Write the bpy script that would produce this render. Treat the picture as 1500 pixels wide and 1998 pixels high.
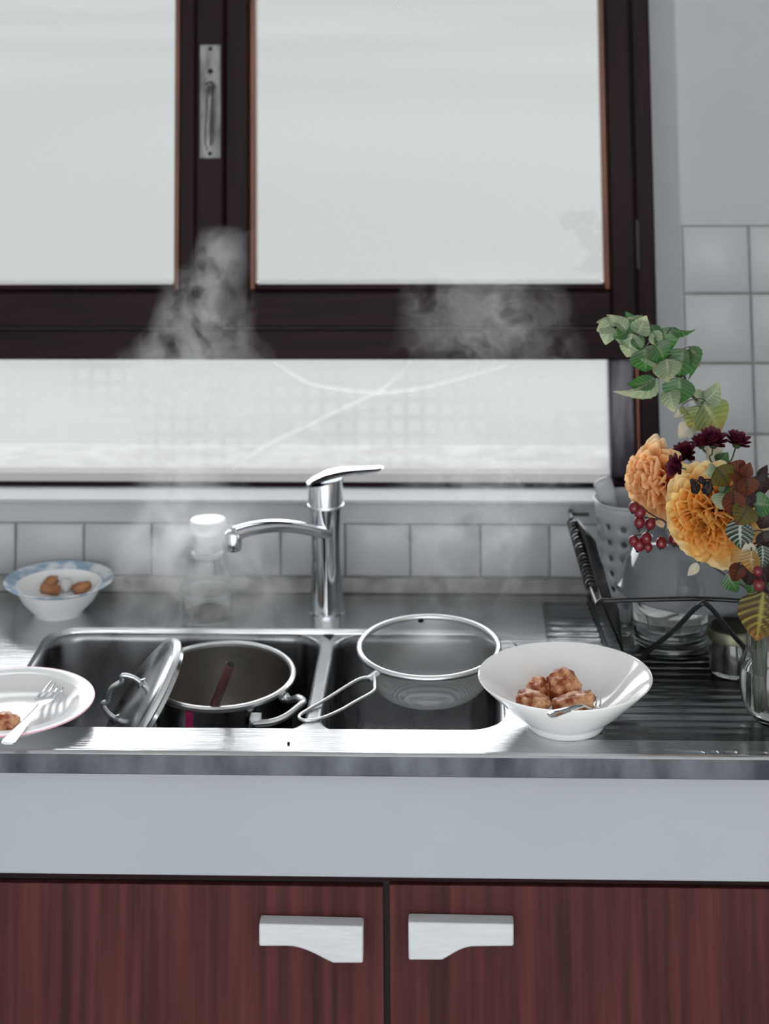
import bpy, bmesh, math, random
from mathutils import Vector, Matrix, Euler, noise
R = random.Random(7)
for o in list(bpy.data.objects): bpy.data.objects.remove(o)
SC = bpy.context.scene; C = SC.collection

# ------------------------------------------------------------------ camera
F_PX, YAW, PITCH, ROLL, CY = 3582.38, .0398, .1212, -.0088, -556.34
CAM = Vector((.1342, -3.0741, 1.9364))
fw = Vector((-math.sin(YAW)*math.cos(PITCH), math.cos(YAW)*math.cos(PITCH), math.sin(PITCH)))
r0 = Vector((math.cos(YAW), math.sin(YAW), 0)); u0 = r0.cross(fw)
rv = r0*math.cos(ROLL) + u0*math.sin(ROLL); uv = -r0*math.sin(ROLL) + u0*math.cos(ROLL)
cd = bpy.data.cameras.new('camera'); cam = bpy.data.objects.new('camera', cd); C.objects.link(cam)
m = Matrix((rv, uv, -fw)).transposed().to_4x4(); m.translation = CAM; cam.matrix_world = m
cd.sensor_fit = 'VERTICAL'; cd.sensor_height = 36; cd.sensor_width = 27
cd.lens = F_PX*36/1998; cd.shift_y = -(999-CY)/1998; cd.clip_start = .05; cd.clip_end = 1000
cd.dof.use_dof = True; cd.dof.focus_distance = 2.42; cd.dof.aperture_fstop = 3.0
SC.camera = cam

# ------------------------------------------------------------------ sky, exposure
SKY = 9.8
W = bpy.data.worlds.new('overcast_sky'); SC.world = W; W.use_nodes = True
nt = W.node_tree; nt.nodes.clear()
out = nt.nodes.new('ShaderNodeOutputWorld'); bg = nt.nodes.new('ShaderNodeBackground')
tc = nt.nodes.new('ShaderNodeTexCoord'); sp = nt.nodes.new('ShaderNodeSeparateXYZ')
mx = nt.nodes.new('ShaderNodeMath'); mx.operation = 'MAXIMUM'; mx.inputs[1].default_value = 0
ma = nt.nodes.new('ShaderNodeMath'); ma.operation = 'MULTIPLY_ADD'; ma.inputs[1].default_value = SKY*2/3; ma.inputs[2].default_value = SKY/3
bg.inputs[0].default_value = (.965, .985, 1, 1)
L = nt.links.new
L(tc.outputs['Generated'], sp.inputs[0]); L(sp.outputs[2], mx.inputs[0]); L(mx.outputs[0], ma.inputs[0])
L(ma.outputs[0], bg.inputs[1]); L(bg.outputs[0], out.inputs[0])
SC.view_settings.view_transform = 'Standard'; SC.view_settings.look = 'None'
SC.view_settings.gamma = 1; SC.view_settings.exposure = 0.0; SC.view_settings.use_curve_mapping = False

# ------------------------------------------------------------------ helpers
def P(px, py, y):
    """point of the place on the plane at depth y"""
    d = rv*((px-750)/F_PX) - uv*((py-CY)/F_PX) + fw
    return CAM + d*((y-CAM.y)/d.y)
def PZ(px, py, z):
    d = rv*((px-750)/F_PX) - uv*((py-CY)/F_PX) + fw
    return CAM + d*((z-CAM.z)/d.z)

class MB:
    def __init__(s): s.v = []; s.f = []
    def add(s, vs, fs):
        n = len(s.v); s.v += [Vector(v) for v in vs]; s.f += [tuple(i+n for i in f) for f in fs]; return s
    def box(s, a, b):
        (x0,y0,z0),(x1,y1,z1) = a, b
        return s.add([(x0,y0,z0),(x1,y0,z0),(x1,y1,z0),(x0,y1,z0),(x0,y0,z1),(x1,y0,z1),(x1,y1,z1),(x0,y1,z1)],
                     [(0,3,2,1),(4,5,6,7),(0,1,5,4),(1,2,6,5),(2,3,7,6),(3,0,4,7)])
    def lathe(s, prof, seg=48, M=None, close=False):
        """prof: list of (r,z)"""
        M = M or Matrix(); vs = []; fs = []; rows = []
        for r, z in prof:
            if r < 1e-6: rows.append([len(vs)]); vs.append(M @ Vector((0,0,z)))
            else:
                rows.append(list(range(len(vs), len(vs)+seg)))
                vs += [M @ Vector((r*math.cos(2*math.pi*k/seg), r*math.sin(2*math.pi*k/seg), z)) for k in range(seg)]
        pr = list(zip(rows, rows[1:]))
        if close: pr.append((rows[-1], rows[0]))
        for a, b in pr:
            for k in range(seg):
                k2 = (k+1) % seg
                if len(a) == 1 and len(b) == 1: continue
                if len(a) == 1: fs.append((a[0], b[k2], b[k]))
                elif len(b) == 1: fs.append((a[k], a[k2], b[0]))
                else: fs.append((a[k], a[k2], b[k2], b[k]))
        return s.add(vs, fs)
    def tube(s, pts, rad, seg=10, closed=False, flat=1.0, up=None):
        pts = [Vector(p) for p in pts]; n = len(pts)
        if not isinstance(rad, (list, tuple)): rad = [rad]*n
        vs = []; fs = []; nrm = None
        for i, p in enumerate(pts):
            if closed: t = pts[(i+1) % n]-pts[i-1]
            else: t = pts[min(i+1, n-1)]-pts[max(i-1, 0)]
            t.normalize()
            if nrm is None:
                nrm = Vector(up) if up else (Vector((0,0,1)) if abs(t.z) < .9 else Vector((1,0,0)))
            nrm = (nrm - t*nrm.dot(t)).normalized(); b = t.cross(nrm)
            for k in range(seg):
                a = 2*math.pi*k/seg
                vs.append(p + nrm*(math.cos(a)*rad[i]*flat) + b*(math.sin(a)*rad[i]))
        for i in range(n if closed else n-1):
            j = (i+1) % n
            for k in range(seg):
                k2 = (k+1) % seg
                fs.append((i*seg+k, j*seg+k, j*seg+k2, i*seg+k2))
        if not closed:
            fs.append(tuple(range(seg))[::1]); fs.append(tuple((n-1)*seg+k for k in range(seg))[::-1])
        return s.add(vs, fs)
    def grid(s, fn, nu, nv, wrapu=False):
        vs = [fn(i/(nu if wrapu else nu-1) if nu > 1 else 0, j/(nv-1)) for j in range(nv) for i in range(nu)]
        fs = []
        for j in range(nv-1):
            for i in range(nu if wrapu else nu-1):
                i2 = (i+1) % nu
                fs.append((j*nu+i, j*nu+i2, (j+1)*nu+i2, (j+1)*nu+i))
        return s.add(vs, fs)
    def prism(s, poly, d, M=None):
        """poly: list of 3d points (planar); extruded by vector d"""
        d = Vector(d); a = [Vector(p) for p in poly]; n = len(a)
        return s.add(a+[p+d for p in a], [tuple(range(n)), tuple(range(2*n-1, n-1, -1))] +
                     [(i, i+n, (i+1) % n+n, (i+1) % n) for i in range(n)])
    def mesh(s, name, mat, smooth=True, angle=40, fix=True):
        me = bpy.data.meshes.new(name); me.from_pydata([tuple(v) for v in s.v], [], s.f)
        if fix:
            bm = bmesh.new(); bm.from_mesh(me); bmesh.ops.recalc_face_normals(bm, faces=bm.faces); bm.to_mesh(me); bm.free()
        if mat: me.materials.append(mat)
        if smooth:
            me.polygons.foreach_set('use_smooth', [True]*len(me.polygons))
            me.set_sharp_from_angle(angle=math.radians(angle))
        me.update(); return me
    def build(s, name, mat, parent=None, smooth=True, angle=40, bevel=0, seg=2, solid=0, fix=True, origin=None):
        if origin is not None:
            o_ = Vector(origin); s.v = [v-o_ for v in s.v]
        o = link(name, s.mesh(name, mat, smooth, angle, fix), parent)
        if origin is not None: o.location = o_
        if solid:
            md = o.modifiers.new('solid', 'SOLIDIFY'); md.thickness = solid; md.offset = 0
        if bevel:
            md = o.modifiers.new('bevel', 'BEVEL'); md.width = bevel; md.segments = seg; md.limit_method = 'ANGLE'; md.angle_limit = math.radians(35)
        return o
def link(name, data, parent=None):
    o = bpy.data.objects.new(name, data); C.objects.link(o)
    if parent:
        o.parent = parent
        o.matrix_parent_inverse = parent.matrix_basis.inverted()
    return o
def thing(name, label, cat, loc=(0,0,0), group=None):
    o = bpy.data.objects.new(name, None); C.objects.link(o); o.location = loc; o.empty_display_size = .05
    return tag(o, label, cat, group)
def tag(o, label, cat, group=None):
    o['label'] = label; o['category'] = cat
    if group: o['group'] = group
    return o
def struct(o, label=None):
    o['kind'] = 'structure'
    if label: o['label'] = label
    return o
def spline(pts, n=6, closed=False):
    """Catmull-Rom through pts"""
    pts = [Vector(p) for p in pts]; out = []; N = len(pts)
    for i in range(N if closed else N-1):
        if closed: a, b, c, d = pts[i-1], pts[i], pts[(i+1) % N], pts[(i+2) % N]
        else: a, b, c, d = pts[max(i-1,0)], pts[i], pts[i+1], pts[min(i+2,N-1)]
        for k in range(n):
            t = k/n
            out.append(.5*((2*b)+(c-a)*t+(2*a-5*b+4*c-d)*t*t+(3*b-a-3*c+d)*t**3))
    if not closed: out.append(pts[-1])
    return out
def lerp(a, b, t): return a+(b-a)*t
def frame(z, x=None):
    z = Vector(z).normalized(); x = Vector(x) if x else (Vector((1,0,0)) if abs(z.x) < .9 else Vector((0,1,0)))
    x = (x-z*x.dot(z)).normalized(); y = z.cross(x)
    return Matrix((x, y, z)).transposed().to_4x4()

# ------------------------------------------------------------------ materials
MATS = {}
def mat(name, col, rough=.5, metal=0, vary=0, vscale=8, stretch=(1,1,1), col2=None, bump=0, bscale=60, spec=.5,
        trans=0, ior=1.45, alpha=1, coat=0, space='Object', detail=4, lo=.35, hi=.65, rvary=0, subsurf=0):
    m = bpy.data.materials.new(name); m.use_nodes = True; MATS[name] = m
    t = m.node_tree; b = t.nodes['Principled BSDF']; ln = t.links.new
    b.inputs['Base Color'].default_value = (*col, 1); b.inputs['Roughness'].default_value = rough
    b.inputs['Metallic'].default_value = metal; b.inputs['Specular IOR Level'].default_value = spec
    b.inputs['Transmission Weight'].default_value = trans; b.inputs['IOR'].default_value = ior
    b.inputs['Alpha'].default_value = alpha; b.inputs['Coat Weight'].default_value = coat; b.inputs['Coat Roughness'].default_value = .05
    if subsurf:
        b.inputs['Subsurface Weight'].default_value = subsurf; b.inputs['Subsurface Radius'].default_value = (.01,.006,.003); b.inputs['Subsurface Scale'].default_value = .3
    if vary or col2 or bump or rvary:
        tcn = t.nodes.new('ShaderNodeTexCoord'); mp = t.nodes.new('ShaderNodeMapping'); mp.inputs['Scale'].default_value = stretch
        ln(tcn.outputs[space], mp.inputs[0])
    if vary or col2 or rvary:
        n = t.nodes.new('ShaderNodeTexNoise'); n.inputs['Scale'].default_value = vscale; n.inputs['Detail'].default_value = detail
        ln(mp.outputs[0], n.inputs['Vector'])
        rp = t.nodes.new('ShaderNodeValToRGB'); rp.color_ramp.elements[0].position = lo; rp.color_ramp.elements[1].position = hi
        c2 = col2 if col2 else tuple(min(1, c*(1+vary)) for c in col); c1 = col if col2 else tuple(c*(1-vary) for c in col)
        rp.color_ramp.elements[0].color = (*c1, 1); rp.color_ramp.elements[1].color = (*c2, 1)
        ln(n.outputs['Fac'], rp.inputs[0]); ln(rp.outputs[0], b.inputs['Base Color'])
        if rvary:
            mr = t.nodes.new('ShaderNodeMapRange'); mr.inputs[1].default_value = .3; mr.inputs[2].default_value = .7
            mr.inputs[3].default_value = rough-rvary; mr.inputs[4].default_value = rough+rvary
            ln(n.outputs['Fac'], mr.inputs[0]); ln(mr.outputs[0], b.inputs['Roughness'])
    if bump:
        n2 = t.nodes.new('ShaderNodeTexNoise'); n2.inputs['Scale'].default_value = bscale; n2.inputs['Detail'].default_value = 3
        ln(mp.outputs[0], n2.inputs['Vector'])
        bp = t.nodes.new('ShaderNodeBump'); bp.inputs['Strength'].default_value = bump; bp.inputs['Distance'].default_value = .002
        ln(n2.outputs['Fac'], bp.inputs['Height']); ln(bp.outputs[0], b.inputs['Normal'])
    return m
def thin_glass(name, tint=(1,1,1), milk=0.0, refl=1.0, pattern=False):
    m = bpy.data.materials.new(name); m.use_nodes = True; t = m.node_tree; t.nodes.clear(); ln = t.links.new
    o = t.nodes.new('ShaderNodeOutputMaterial'); tr = t.nodes.new('ShaderNodeBsdfTransparent'); tr.inputs[0].default_value = (*tint, 1)
    tl = t.nodes.new('ShaderNodeBsdfTranslucent'); tl.inputs[0].default_value = (*tint, 1)
    gl = t.nodes.new('ShaderNodeBsdfGlossy'); gl.inputs['Roughness'].default_value = .03
    fr = t.nodes.new('ShaderNodeFresnel'); fr.inputs[0].default_value = 1.25
    m1 = t.nodes.new('ShaderNodeMixShader'); m2 = t.nodes.new('ShaderNodeMixShader')
    m1.inputs[0].default_value = milk
    ln(tr.outputs[0], m1.inputs[1]); ln(tl.outputs[0], m1.inputs[2])
    ln(fr.outputs[0], m2.inputs[0]); ln(m1.outputs[0], m2.inputs[1]); ln(gl.outputs[0], m2.inputs[2]); ln(m2.outputs[0], o.inputs[0])
    if pattern:   # cast glass: light variation through its square relief is painted into the tint
        tcn = t.nodes.new('ShaderNodeTexCoord'); mp = t.nodes.new('ShaderNodeMapping'); mp.inputs['Scale'].default_value = (36, 1, 36)
        nz = t.nodes.new('ShaderNodeTexNoise'); nz.inputs['Scale'].default_value = 9; nz.inputs['Detail'].default_value = 3
        ln(tcn.outputs['Object'], mp.inputs[0]); ln(tcn.outputs['Object'], nz.inputs['Vector'])
        mxv = t.nodes.new('ShaderNodeMixRGB'); mxv.inputs[0].default_value = .012
        sx = t.nodes.new('ShaderNodeSeparateXYZ'); ln(mp.outputs[0], sx.inputs[0])
        def wave(sock):
            a = t.nodes.new('ShaderNodeMath'); a.operation = 'MULTIPLY_ADD'; a.inputs[1].default_value = 6.283; ln(sock, a.inputs[0]); ln(nz.outputs['Fac'], a.inputs[2])
            s = t.nodes.new('ShaderNodeMath'); s.operation = 'SINE'; ln(a.outputs[0], s.inputs[0]); return s
        a, b = wave(sx.outputs[0]), wave(sx.outputs[2])
        ad = t.nodes.new('ShaderNodeMath'); ad.operation = 'MAXIMUM'; ln(a.outputs[0], ad.inputs[0]); ln(b.outputs[0], ad.inputs[1])
        mu = t.nodes.new('ShaderNodeMath'); mu.operation = 'MULTIPLY'; ln(ad.outputs[0], mu.inputs[0])
        n2 = t.nodes.new('ShaderNodeTexNoise'); n2.inputs['Scale'].default_value = 3; ln(tcn.outputs['Object'], n2.inputs['Vector'])
        r2 = t.nodes.new('ShaderNodeMapRange'); r2.inputs[1].default_value = .5; r2.inputs[2].default_value = .7; ln(n2.outputs['Fac'], r2.inputs[0]); ln(r2.outputs[0], mu.inputs[1])
        rp = t.nodes.new('ShaderNodeMapRange'); rp.inputs[1].default_value = 0; rp.inputs[2].default_value = 1; rp.inputs[3].default_value = 1; rp.inputs[4].default_value = .9
        ln(mu.outputs[0], rp.inputs[0]); cmb = t.nodes.new('ShaderNodeCombineColor')
        for k in range(3): ln(rp.outputs[0], cmb.inputs[k])
        ln(cmb.outputs[0], tr.inputs[0]); ln(cmb.outputs[0], tl.inputs[0])
    MATS[name] = m; return m
def leaf_mat(name, c_lo, c_hi, transl=.4, rough=.45, tipcol=None, vein=None, spec=.5):
    """leaf or petal: colour runs along the blade (object y), thin and translucent"""
    m = bpy.data.materials.new(name); m.use_nodes = True; t = m.node_tree; b = t.nodes['Principled BSDF']; ln = t.links.new
    o = t.nodes['Material Output']
    tcn = t.nodes.new('ShaderNodeTexCoord'); sx = t.nodes.new('ShaderNodeSeparateXYZ'); ln(tcn.outputs['Generated'], sx.inputs[0])
    nz = t.nodes.new('ShaderNodeTexNoise'); nz.inputs['Scale'].default_value = 3.5; ln(tcn.outputs['Generated'], nz.inputs['Vector'])
    ad = t.nodes.new('ShaderNodeMath'); ad.operation = 'MULTIPLY_ADD'; ad.inputs[1].default_value = .5; ln(nz.outputs['Fac'], ad.inputs[0]); 
    sb = t.nodes.new('ShaderNodeMath'); sb.operation = 'SUBTRACT'; sb.inputs[1].default_value = .25; ln(sx.outputs[1], sb.inputs[0]); ln(sb.outputs[0], ad.inputs[2])
    rp = t.nodes.new('ShaderNodeValToRGB'); e = rp.color_ramp.elements
    e[0].position = .05; e[0].color = (*c_lo, 1); e[1].position = .7; e[1].color = (*c_hi, 1)
    if tipcol: k = e.new(.97); k.color = (*tipcol, 1)
    ln(ad.outputs[0], rp.inputs[0]); col = rp.outputs[0]
    if vein:
        at_ = t.nodes.new('ShaderNodeAttribute'); at_.attribute_name = 'vein'
        mxn = t.nodes.new('ShaderNodeMixRGB'); mxn.inputs[2].default_value = (*vein, 1); ln(at_.outputs['Fac'], mxn.inputs[0]); ln(col, mxn.inputs[1]); col = mxn.outputs[0]
    ln(col, b.inputs['Base Color']); b.inputs['Roughness'].default_value = rough; b.inputs['Specular IOR Level'].default_value = spec
    tl = t.nodes.new('ShaderNodeBsdfTranslucent'); ln(col, tl.inputs[0])
    ms = t.nodes.new('ShaderNodeMixShader'); ms.inputs[0].default_value = transl
    ln(b.outputs[0], ms.inputs[1]); ln(tl.outputs[0], ms.inputs[2]); ln(ms.outputs[0], o.inputs[0])
    MATS[name] = m; return m

M_plaster = mat('plaster', (.405,.424,.437), .7, vary=.05, vscale=3, bump=.12, bscale=40)
M_tile = mat('glazed_tile', (.41,.424,.432), .34, vary=.03, vscale=5, bump=.02, bscale=12)
M_grout = mat('grout', (.20,.20,.20), .9, vary=.2, vscale=30)
M_upst = mat('cement_strip', (.25,.25,.24), .7, vary=.35, vscale=22, detail=6, bump=.3, bscale=80)
M_wood = mat('mahogany', (.0085,.0030,.0044), .42, col2=(.0175,.0052,.0068), vscale=6, stretch=(14,14,1), spec=.12)
M_woodh = mat('mahogany_rail', (.0085,.0030,.0044), .42, col2=(.0175,.0052,.0068), vscale=6, stretch=(1,14,14), spec=.12)
M_bead = mat('lit_bead', (.11,.038,.022), .4, col2=(.2,.07,.038), vscale=5, stretch=(10,10,1))  # mahogany bead, the orange of window light on it put into the colour
M_jamb = mat('jamb_reflections', (.045,.035,.05), .22, col2=(.22,.21,.24), vscale=7, stretch=(5,5,1), detail=6, lo=.45, hi=.75, bump=.5, bscale=20)  # dark wood jamb, wet reflections painted on it as pale streaks
M_plate = mat('worn_metal', (.17,.175,.17), .5, .85, vary=.45, vscale=30, stretch=(2,2,.6))
M_dark = mat('dark_hole', (.006,.006,.007), .8)
M_room = mat('room_paint', (.80,.81,.81), .8, vary=.02, vscale=2)
M_floor = mat('floor_tile', (.46,.45,.44), .5, vary=.12, vscale=2)
M_ceil = mat('ceiling_paint', (.88,.88,.88), .9)
M_ground = mat('pale_gravel', (.080,.0822,.0808), 1, vary=.05, vscale=.08, detail=0, spec=0)
M_steel = mat('sink_steel', (.54,.55,.565), .22, 1, vary=.10, vscale=5, stretch=(.02,1,1), rvary=.04, bump=.3, bscale=320, lo=.3, hi=.7)
M_drain = mat('drainboard_steel', (.25,.26,.27), .24, 1, vary=.2, vscale=8, stretch=(.05,1,1), rvary=.05, bump=.35, bscale=320)
M_basin = mat('basin_steel', (.32,.325,.335), .3, 1, vary=.25, vscale=7, stretch=(2,2,1), rvary=.08)
M_lip = mat('stained_lip', (.045,.05,.06), .42, .9, col2=(.15,.163,.185), vscale=9, stretch=(2.2,1,1), detail=8, lo=.35, hi=.7)
M_fascia = mat('white_laminate', (.37,.398,.428), .42, vary=.02, vscale=4)
M_door = mat('cabinet_veneer', (.033,.0082,.0085), .5, spec=.22, col2=(.105,.0255,.0245), vscale=5, stretch=(16,16,.55), detail=8, lo=.3, hi=.75, bump=.15, bscale=60)
M_dshadow = mat('cabinet_inside', (.012,.009,.009), .7)
M_white = mat('white_paint', (.56,.58,.595), .5, vary=.04, vscale=20, stretch=(1,4,6), bump=.25, bscale=45)
M_chrome = mat('chrome', (.78,.80,.83), .07, 1)
M_brush = mat('brushed_rim', (.82,.83,.84), .33, 1)
M_potst = mat('pot_steel', (.55,.56,.57), .16, 1, vary=.15, vscale=9)
M_potin = mat('pot_inside', (.44,.42,.39), .35, 1, vary=.2, vscale=9)
M_soup = mat('cooking_water', (.055,.042,.028), .1, vary=.2, vscale=12)
M_spoon = mat('dark_wood_handle', (.07,.028,.026), .35, vary=.3, vscale=20, stretch=(6,6,1))
M_pink = mat('magenta_print', (.5,.03,.14), .4)
M_porc = mat('white_porcelain', (.93,.935,.94), .1, spec=.6, coat=.3)
M_porcp = mat('white_melamine', (.82,.82,.83), .16, spec=.55)
M_pinkrim = mat('pink_rim', (.78,.20,.30), .3, col2=(.82,.6,.68), vscale=6)
M_meat = mat('fried_meat', (.28,.050,.012), .36, col2=(.93,.52,.28), vscale=60, detail=7, lo=.40, hi=.66, bump=.8, bscale=120)
M_scrap = mat('brown_scrap', (.28,.10,.04), .5, col2=(.5,.23,.11), vscale=30)
M_fork = mat('fork_steel', (.74,.75,.76), .14, 1)
M_glass = mat('clear_glass', (.97,.985,.98), .02, trans=1, ior=1.45)
M_water = mat('clear_water', (.97,.985,.98), .0, trans=1, ior=1.33)
M_lid = mat('jar_lid_metal', (.20,.20,.14), .4, .9, vary=.15, vscale=14)
M_wire = mat('black_wire', (.010,.0105,.012), .32, spec=.5)
M_black = mat('black_sheet', (.0085,.0085,.009), .5)
M_greyp = mat('grey_plastic', (.34,.35,.37), .36)
M_spat = mat('grey_utensil', (.38,.39,.41), .35)
M_enam = mat('grey_enamel', (.135,.152,.168), .1, spec=.6, coat=.4)
M_pane = thin_glass('window_glass', (.985,.99,.985), 0.0)
M_cast = thin_glass('patterned_glass', (.98,.985,.98), .03, pattern=True)

# ------------------------------------------------------------------ the setting
struct(MB().box((-2.4,-6.0,-.05),(2.0,.25,0)).build('floor', M_floor, smooth=False), 'grey kitchen floor')
struct(MB().box((-2.4,-4.2,2.6),(2.0,.25,2.7)).build('ceiling', M_ceil, smooth=False), 'white kitchen ceiling')
struct(MB().box((2.0,-4.2,0),(2.1,.25,2.7)).build('wall_right', M_room, smooth=False), 'painted side wall')
struct(MB().box((-2.5,-4.2,0),(-2.4,.25,2.7)).build('wall_left', M_room, smooth=False), 'painted side wall')
wf = MB(); wf.box((-2.4,-4.3,2.1),(2.0,-4.2,2.6)); wf.box((-2.4,-4.3,0),(-1.8,-4.2,2.1)); wf.box((1.8,-4.3,0),(2.0,-4.2,2.1))  # unseen wall, added to cut the fill light; its opening is invented
struct(wf.build('wall_front', M_room, smooth=False), 'painted wall opposite the sink, added with its wide opening to limit the fill light')
struct(MB().box((-400,.25,-.6),(400,800,-.5)).build('ground', M_ground, smooth=False), 'pale ground outside the window')

wb = MB()
XL, XR, ZB, ZT = -1.46, .449, 1.0449, 2.15           # window frame opening
xr = .4865                                           # splayed corner on the room face
wb.box((-2.4,.0035,0),(2.0,.25,1.0405))              # below the sill
wb.box((-2.4,.0035,1.0405),(XL-.03,.25,2.6)); wb.box((XL-.03,.0035,ZT),(2.0,.25,2.6))
wb.prism([(xr,.0035,1.0405),(2.0,.0035,1.0405),(2.0,.25,1.0405),(XR,.25,1.0405),(XR,.062,1.0405)], (0,0,ZT-1.0405))
wall = struct(wb.build('wall_back', M_plaster, smooth=False, bevel=.004, seg=2), 'grey white kitchen wall around the window')
up = struct(MB().box((-2.4,-.004,.900),(1.4,.0035,.9225)).build('trim_1', M_upst, bevel=.002), 'stained cement strip between steel worktop and tiles')
sill = struct(MB().prism([(-1.5,-.007,1.0365),(-1.5,-.007,1.0425),(-1.5,.062,1.0452),(-1.5,.062,1.0365)], (1.9865,0,0)).build('trim_2', M_plaster, bevel=.003, seg=3), 'painted window sill board')

# tiles: one mesh per size, each tile its own object
def tile_mesh(w, h):
    key = (round(w, 3), round(h, 3))
    if key not in TM:
        b = MB(); g = .0016; e = .0022
        x0, x1, z0, z1 = -w/2+g, w/2-g, -h/2+g, h/2-g
        b.add([(x0,.0045,z0),(x1,.0045,z0),(x1,.0045,z1),(x0,.0045,z1),
               (x0,e,z0),(x1,e,z0),(x1,e,z1),(x0,e,z1),(x0+e,0,z0+e),(x1-e,0,z0+e),(x1-e,0,z1-e),(x0+e,0,z1-e)],
              [(0,1,5,4),(1,2,6,5),(2,3,7,6),(3,0,4,7),(4,5,9,8),(5,6,10,9),(6,7,11,10),(7,4,8,11),(8,9,10,11)])
        TM[key] = b.mesh('tile', M_tile, smooth=True, angle=50)
    return TM[key]
TM = {}
def tile(x0, x1, z0, z1):
    o = link('tile', tile_mesh(x1-x0, z1-z0), wall)
    o.location = ((x0+x1)/2, R.uniform(-.0004,.0004), (z0+z1)/2); o.rotation_euler = (R.uniform(-.004,.004), 0, R.uniform(-.004,.004))
lowx = [-1.146,-1.036,-.926,-.816,-.706,-.5955,-.4848,-.3752,-.2709,-.1669,-.0632,.041,.1531,.2633,.3755,.487]
for a, b in zip(lowx, lowx[1:]): tile(a, b, .9235, 1.0053)
rows = [.9235,1.034,1.1438,1.2539,1.3626,1.4698]
colx = [.487,.5945,.7035,.8125,.9215,1.0305]
for a, b in zip(colx, colx[1:]):
    for c, d in zip(rows, rows[1:]): tile(a, b, c, d)
# grout bed behind the tiles
gb = MB(); gb.box((-1.146,.0022,.9235),(1.03,.0040,1.0053)); gb.box((.487,.0022,1.0053),(1.03,.0040,1.4698))
gb.build('grout_bed', M_grout, wall, smooth=False)

# window: fixed frame, two sashes over a fixed pane of patterned glass
win = struct(thing('window_1', 'dark mahogany window with two upper sashes over a patterned glass pane', 'window'))
del win['category']
def wpart(name, x0, x1, z0, z1, y0, y1, m, bev=.003, par=None):
    return MB().box((x0,y0,z0),(x1,y1,z1)).build(name, m, par or win, bevel=bev, seg=2, smooth=True)
wpart('frame_stile', .4185, XR, ZB, ZT, .060, .14, M_wood)
wpart('frame_stile', XL, XL+.034, ZB, ZT, .060, .14, M_wood)
wpart('transom', XL+.034, .4185, 1.2461, 1.2950, .058, .14, M_woodh)
wpart('head_rail', XL+.034, .4185, 2.11, ZT, .060, .14, M_woodh)
wpart('bottom_rail', XL+.034, .4185, ZB, 1.0528, .058, .14, M_woodh, .002)
wpart('glazing_jamb', .3690, .4125, 1.0535, 1.2460, .075, .13, M_jamb, .006)
wpart('glazing_bead', .4128, .4184, 1.0535, 1.2460, .066, .13, M_bead, .002)
def sash(x0, x1, ls, rs, name='sash'):
    s = bpy.data.objects.new(name, None); C.objects.link(s); s.parent = win
    z0, z1 = 1.2985, 2.108
    wpart('stile', x0, x0+ls, z0, z1, .050, .11, M_wood, .004, s); wpart('stile', x1-rs, x1, z0, z1, .050, .11, M_wood, .004, s)
    wpart('rail', x0+ls, x1-rs, z0, z0+.0590, .051, .11, M_woodh, .004, s); wpart('rail', x0+ls, x1-rs, z1-.05, z1, .051, .11, M_woodh, .004, s)
    px0, px1, pz0, pz1 = x0+ls, x1-rs, z0+.059, z1-.05; b = .0098
    for (a0,a1,c0,c1) in ((px0,px0+b,pz0,pz1),(px1-b,px1,pz0,pz1),(px0+b,px1-b,pz0,pz0+b),(px0+b,px1-b,pz1-b,pz1)):
        MB().box((a0,.060,c0),(a1,.10,c1)).build('bead', M_bead if c1-c0 > .1 else M_woodh, s, bevel=.003)
    MB().box((px0+b,.082,pz0+b),(px1-b,.086,pz1-b)).build('pane', M_pane, s, smooth=False)
    return s
sash(-1.424, -.3132, .045, .0275); sash(-.264, .4160, .040, .0415)
wpart('cover_strip', -.3130, -.2642, 1.2985, 2.108, .042, .10, M_wood, .005)
wpart('pane', XL+.034, .3690, 1.0528, 1.2461, .100, .104, M_cast, 0)
MB().box((XL,.142,1.0405),(XR,.30,1.0490)).build('outer_cover', mat('dark_sill_cover', (.10,.10,.10), .8, vary=.2, vscale=20), win, bevel=.002)  # dark slab added over the wall top, which the sky lit too brightly
M_tape = thin_glass('clear_tape', (.98,.98,.97), .045)
for tp in ([(535,705),(600,745),(660,758),(735,765),(800,760),(870,745),(990,712)], [(455,915),(520,868),(600,830),(670,795),(735,765),(775,735),(800,706)]):
    b = MB(); c_ = spline([P(x, y, .0985) for x, y in tp], 4); b.tube(c_, .0026, 6, flat=.15, up=(0,1,0)); b.build('tape_strip', M_tape, win)
# espagnolette plate
hp = MB().box((-.3055,.037,1.5745),(-.2690,.0425,1.7630)).build('lock_plate', M_plate, win, bevel=.002)
def wsub(mb, name, m, par): return mb.build(name, m, par)
for z in (1.755, 1.583):
    mbx = MB(); mbx.lathe([(0,.0012),(.003,.001),(.0036,0)], 14, Matrix.Translation((-.2872,.037,z)) @ frame((0,-1,0))); mbx.build('screw', M_dark, hp)
mbx = MB(); mbx.lathe([(0,.0006),(.0045,.0006),(.0045,0)], 18, Matrix.Translation((-.2868,.037,1.718)) @ frame((0,-1,0))); mbx.build('keyhole', M_dark, hp)
mbx = MB(); mbx.lathe([(.009,0),(.009,.006),(.0065,.011),(0,.011)], 22, Matrix.Translation((-.2870,.037,1.692)) @ frame((0,-1,0))); mbx.build('spindle', M_plate, hp)
mbx = MB(); mbx.tube(spline([(-.2855,.027,1.694),(-.2855,.020,1.672),(-.2880,.022,1.635),(-.2885,.025,1.598)]), [.0055]*6+[.005]*7+[.006]*6, 10); mbx.build('lever', M_plate, hp)
mbx = MB(); mbx.box((-.2935,.0362,1.588),(-.2915,.037,1.675)); mbx.build('slot', M_dark, hp)
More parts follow.
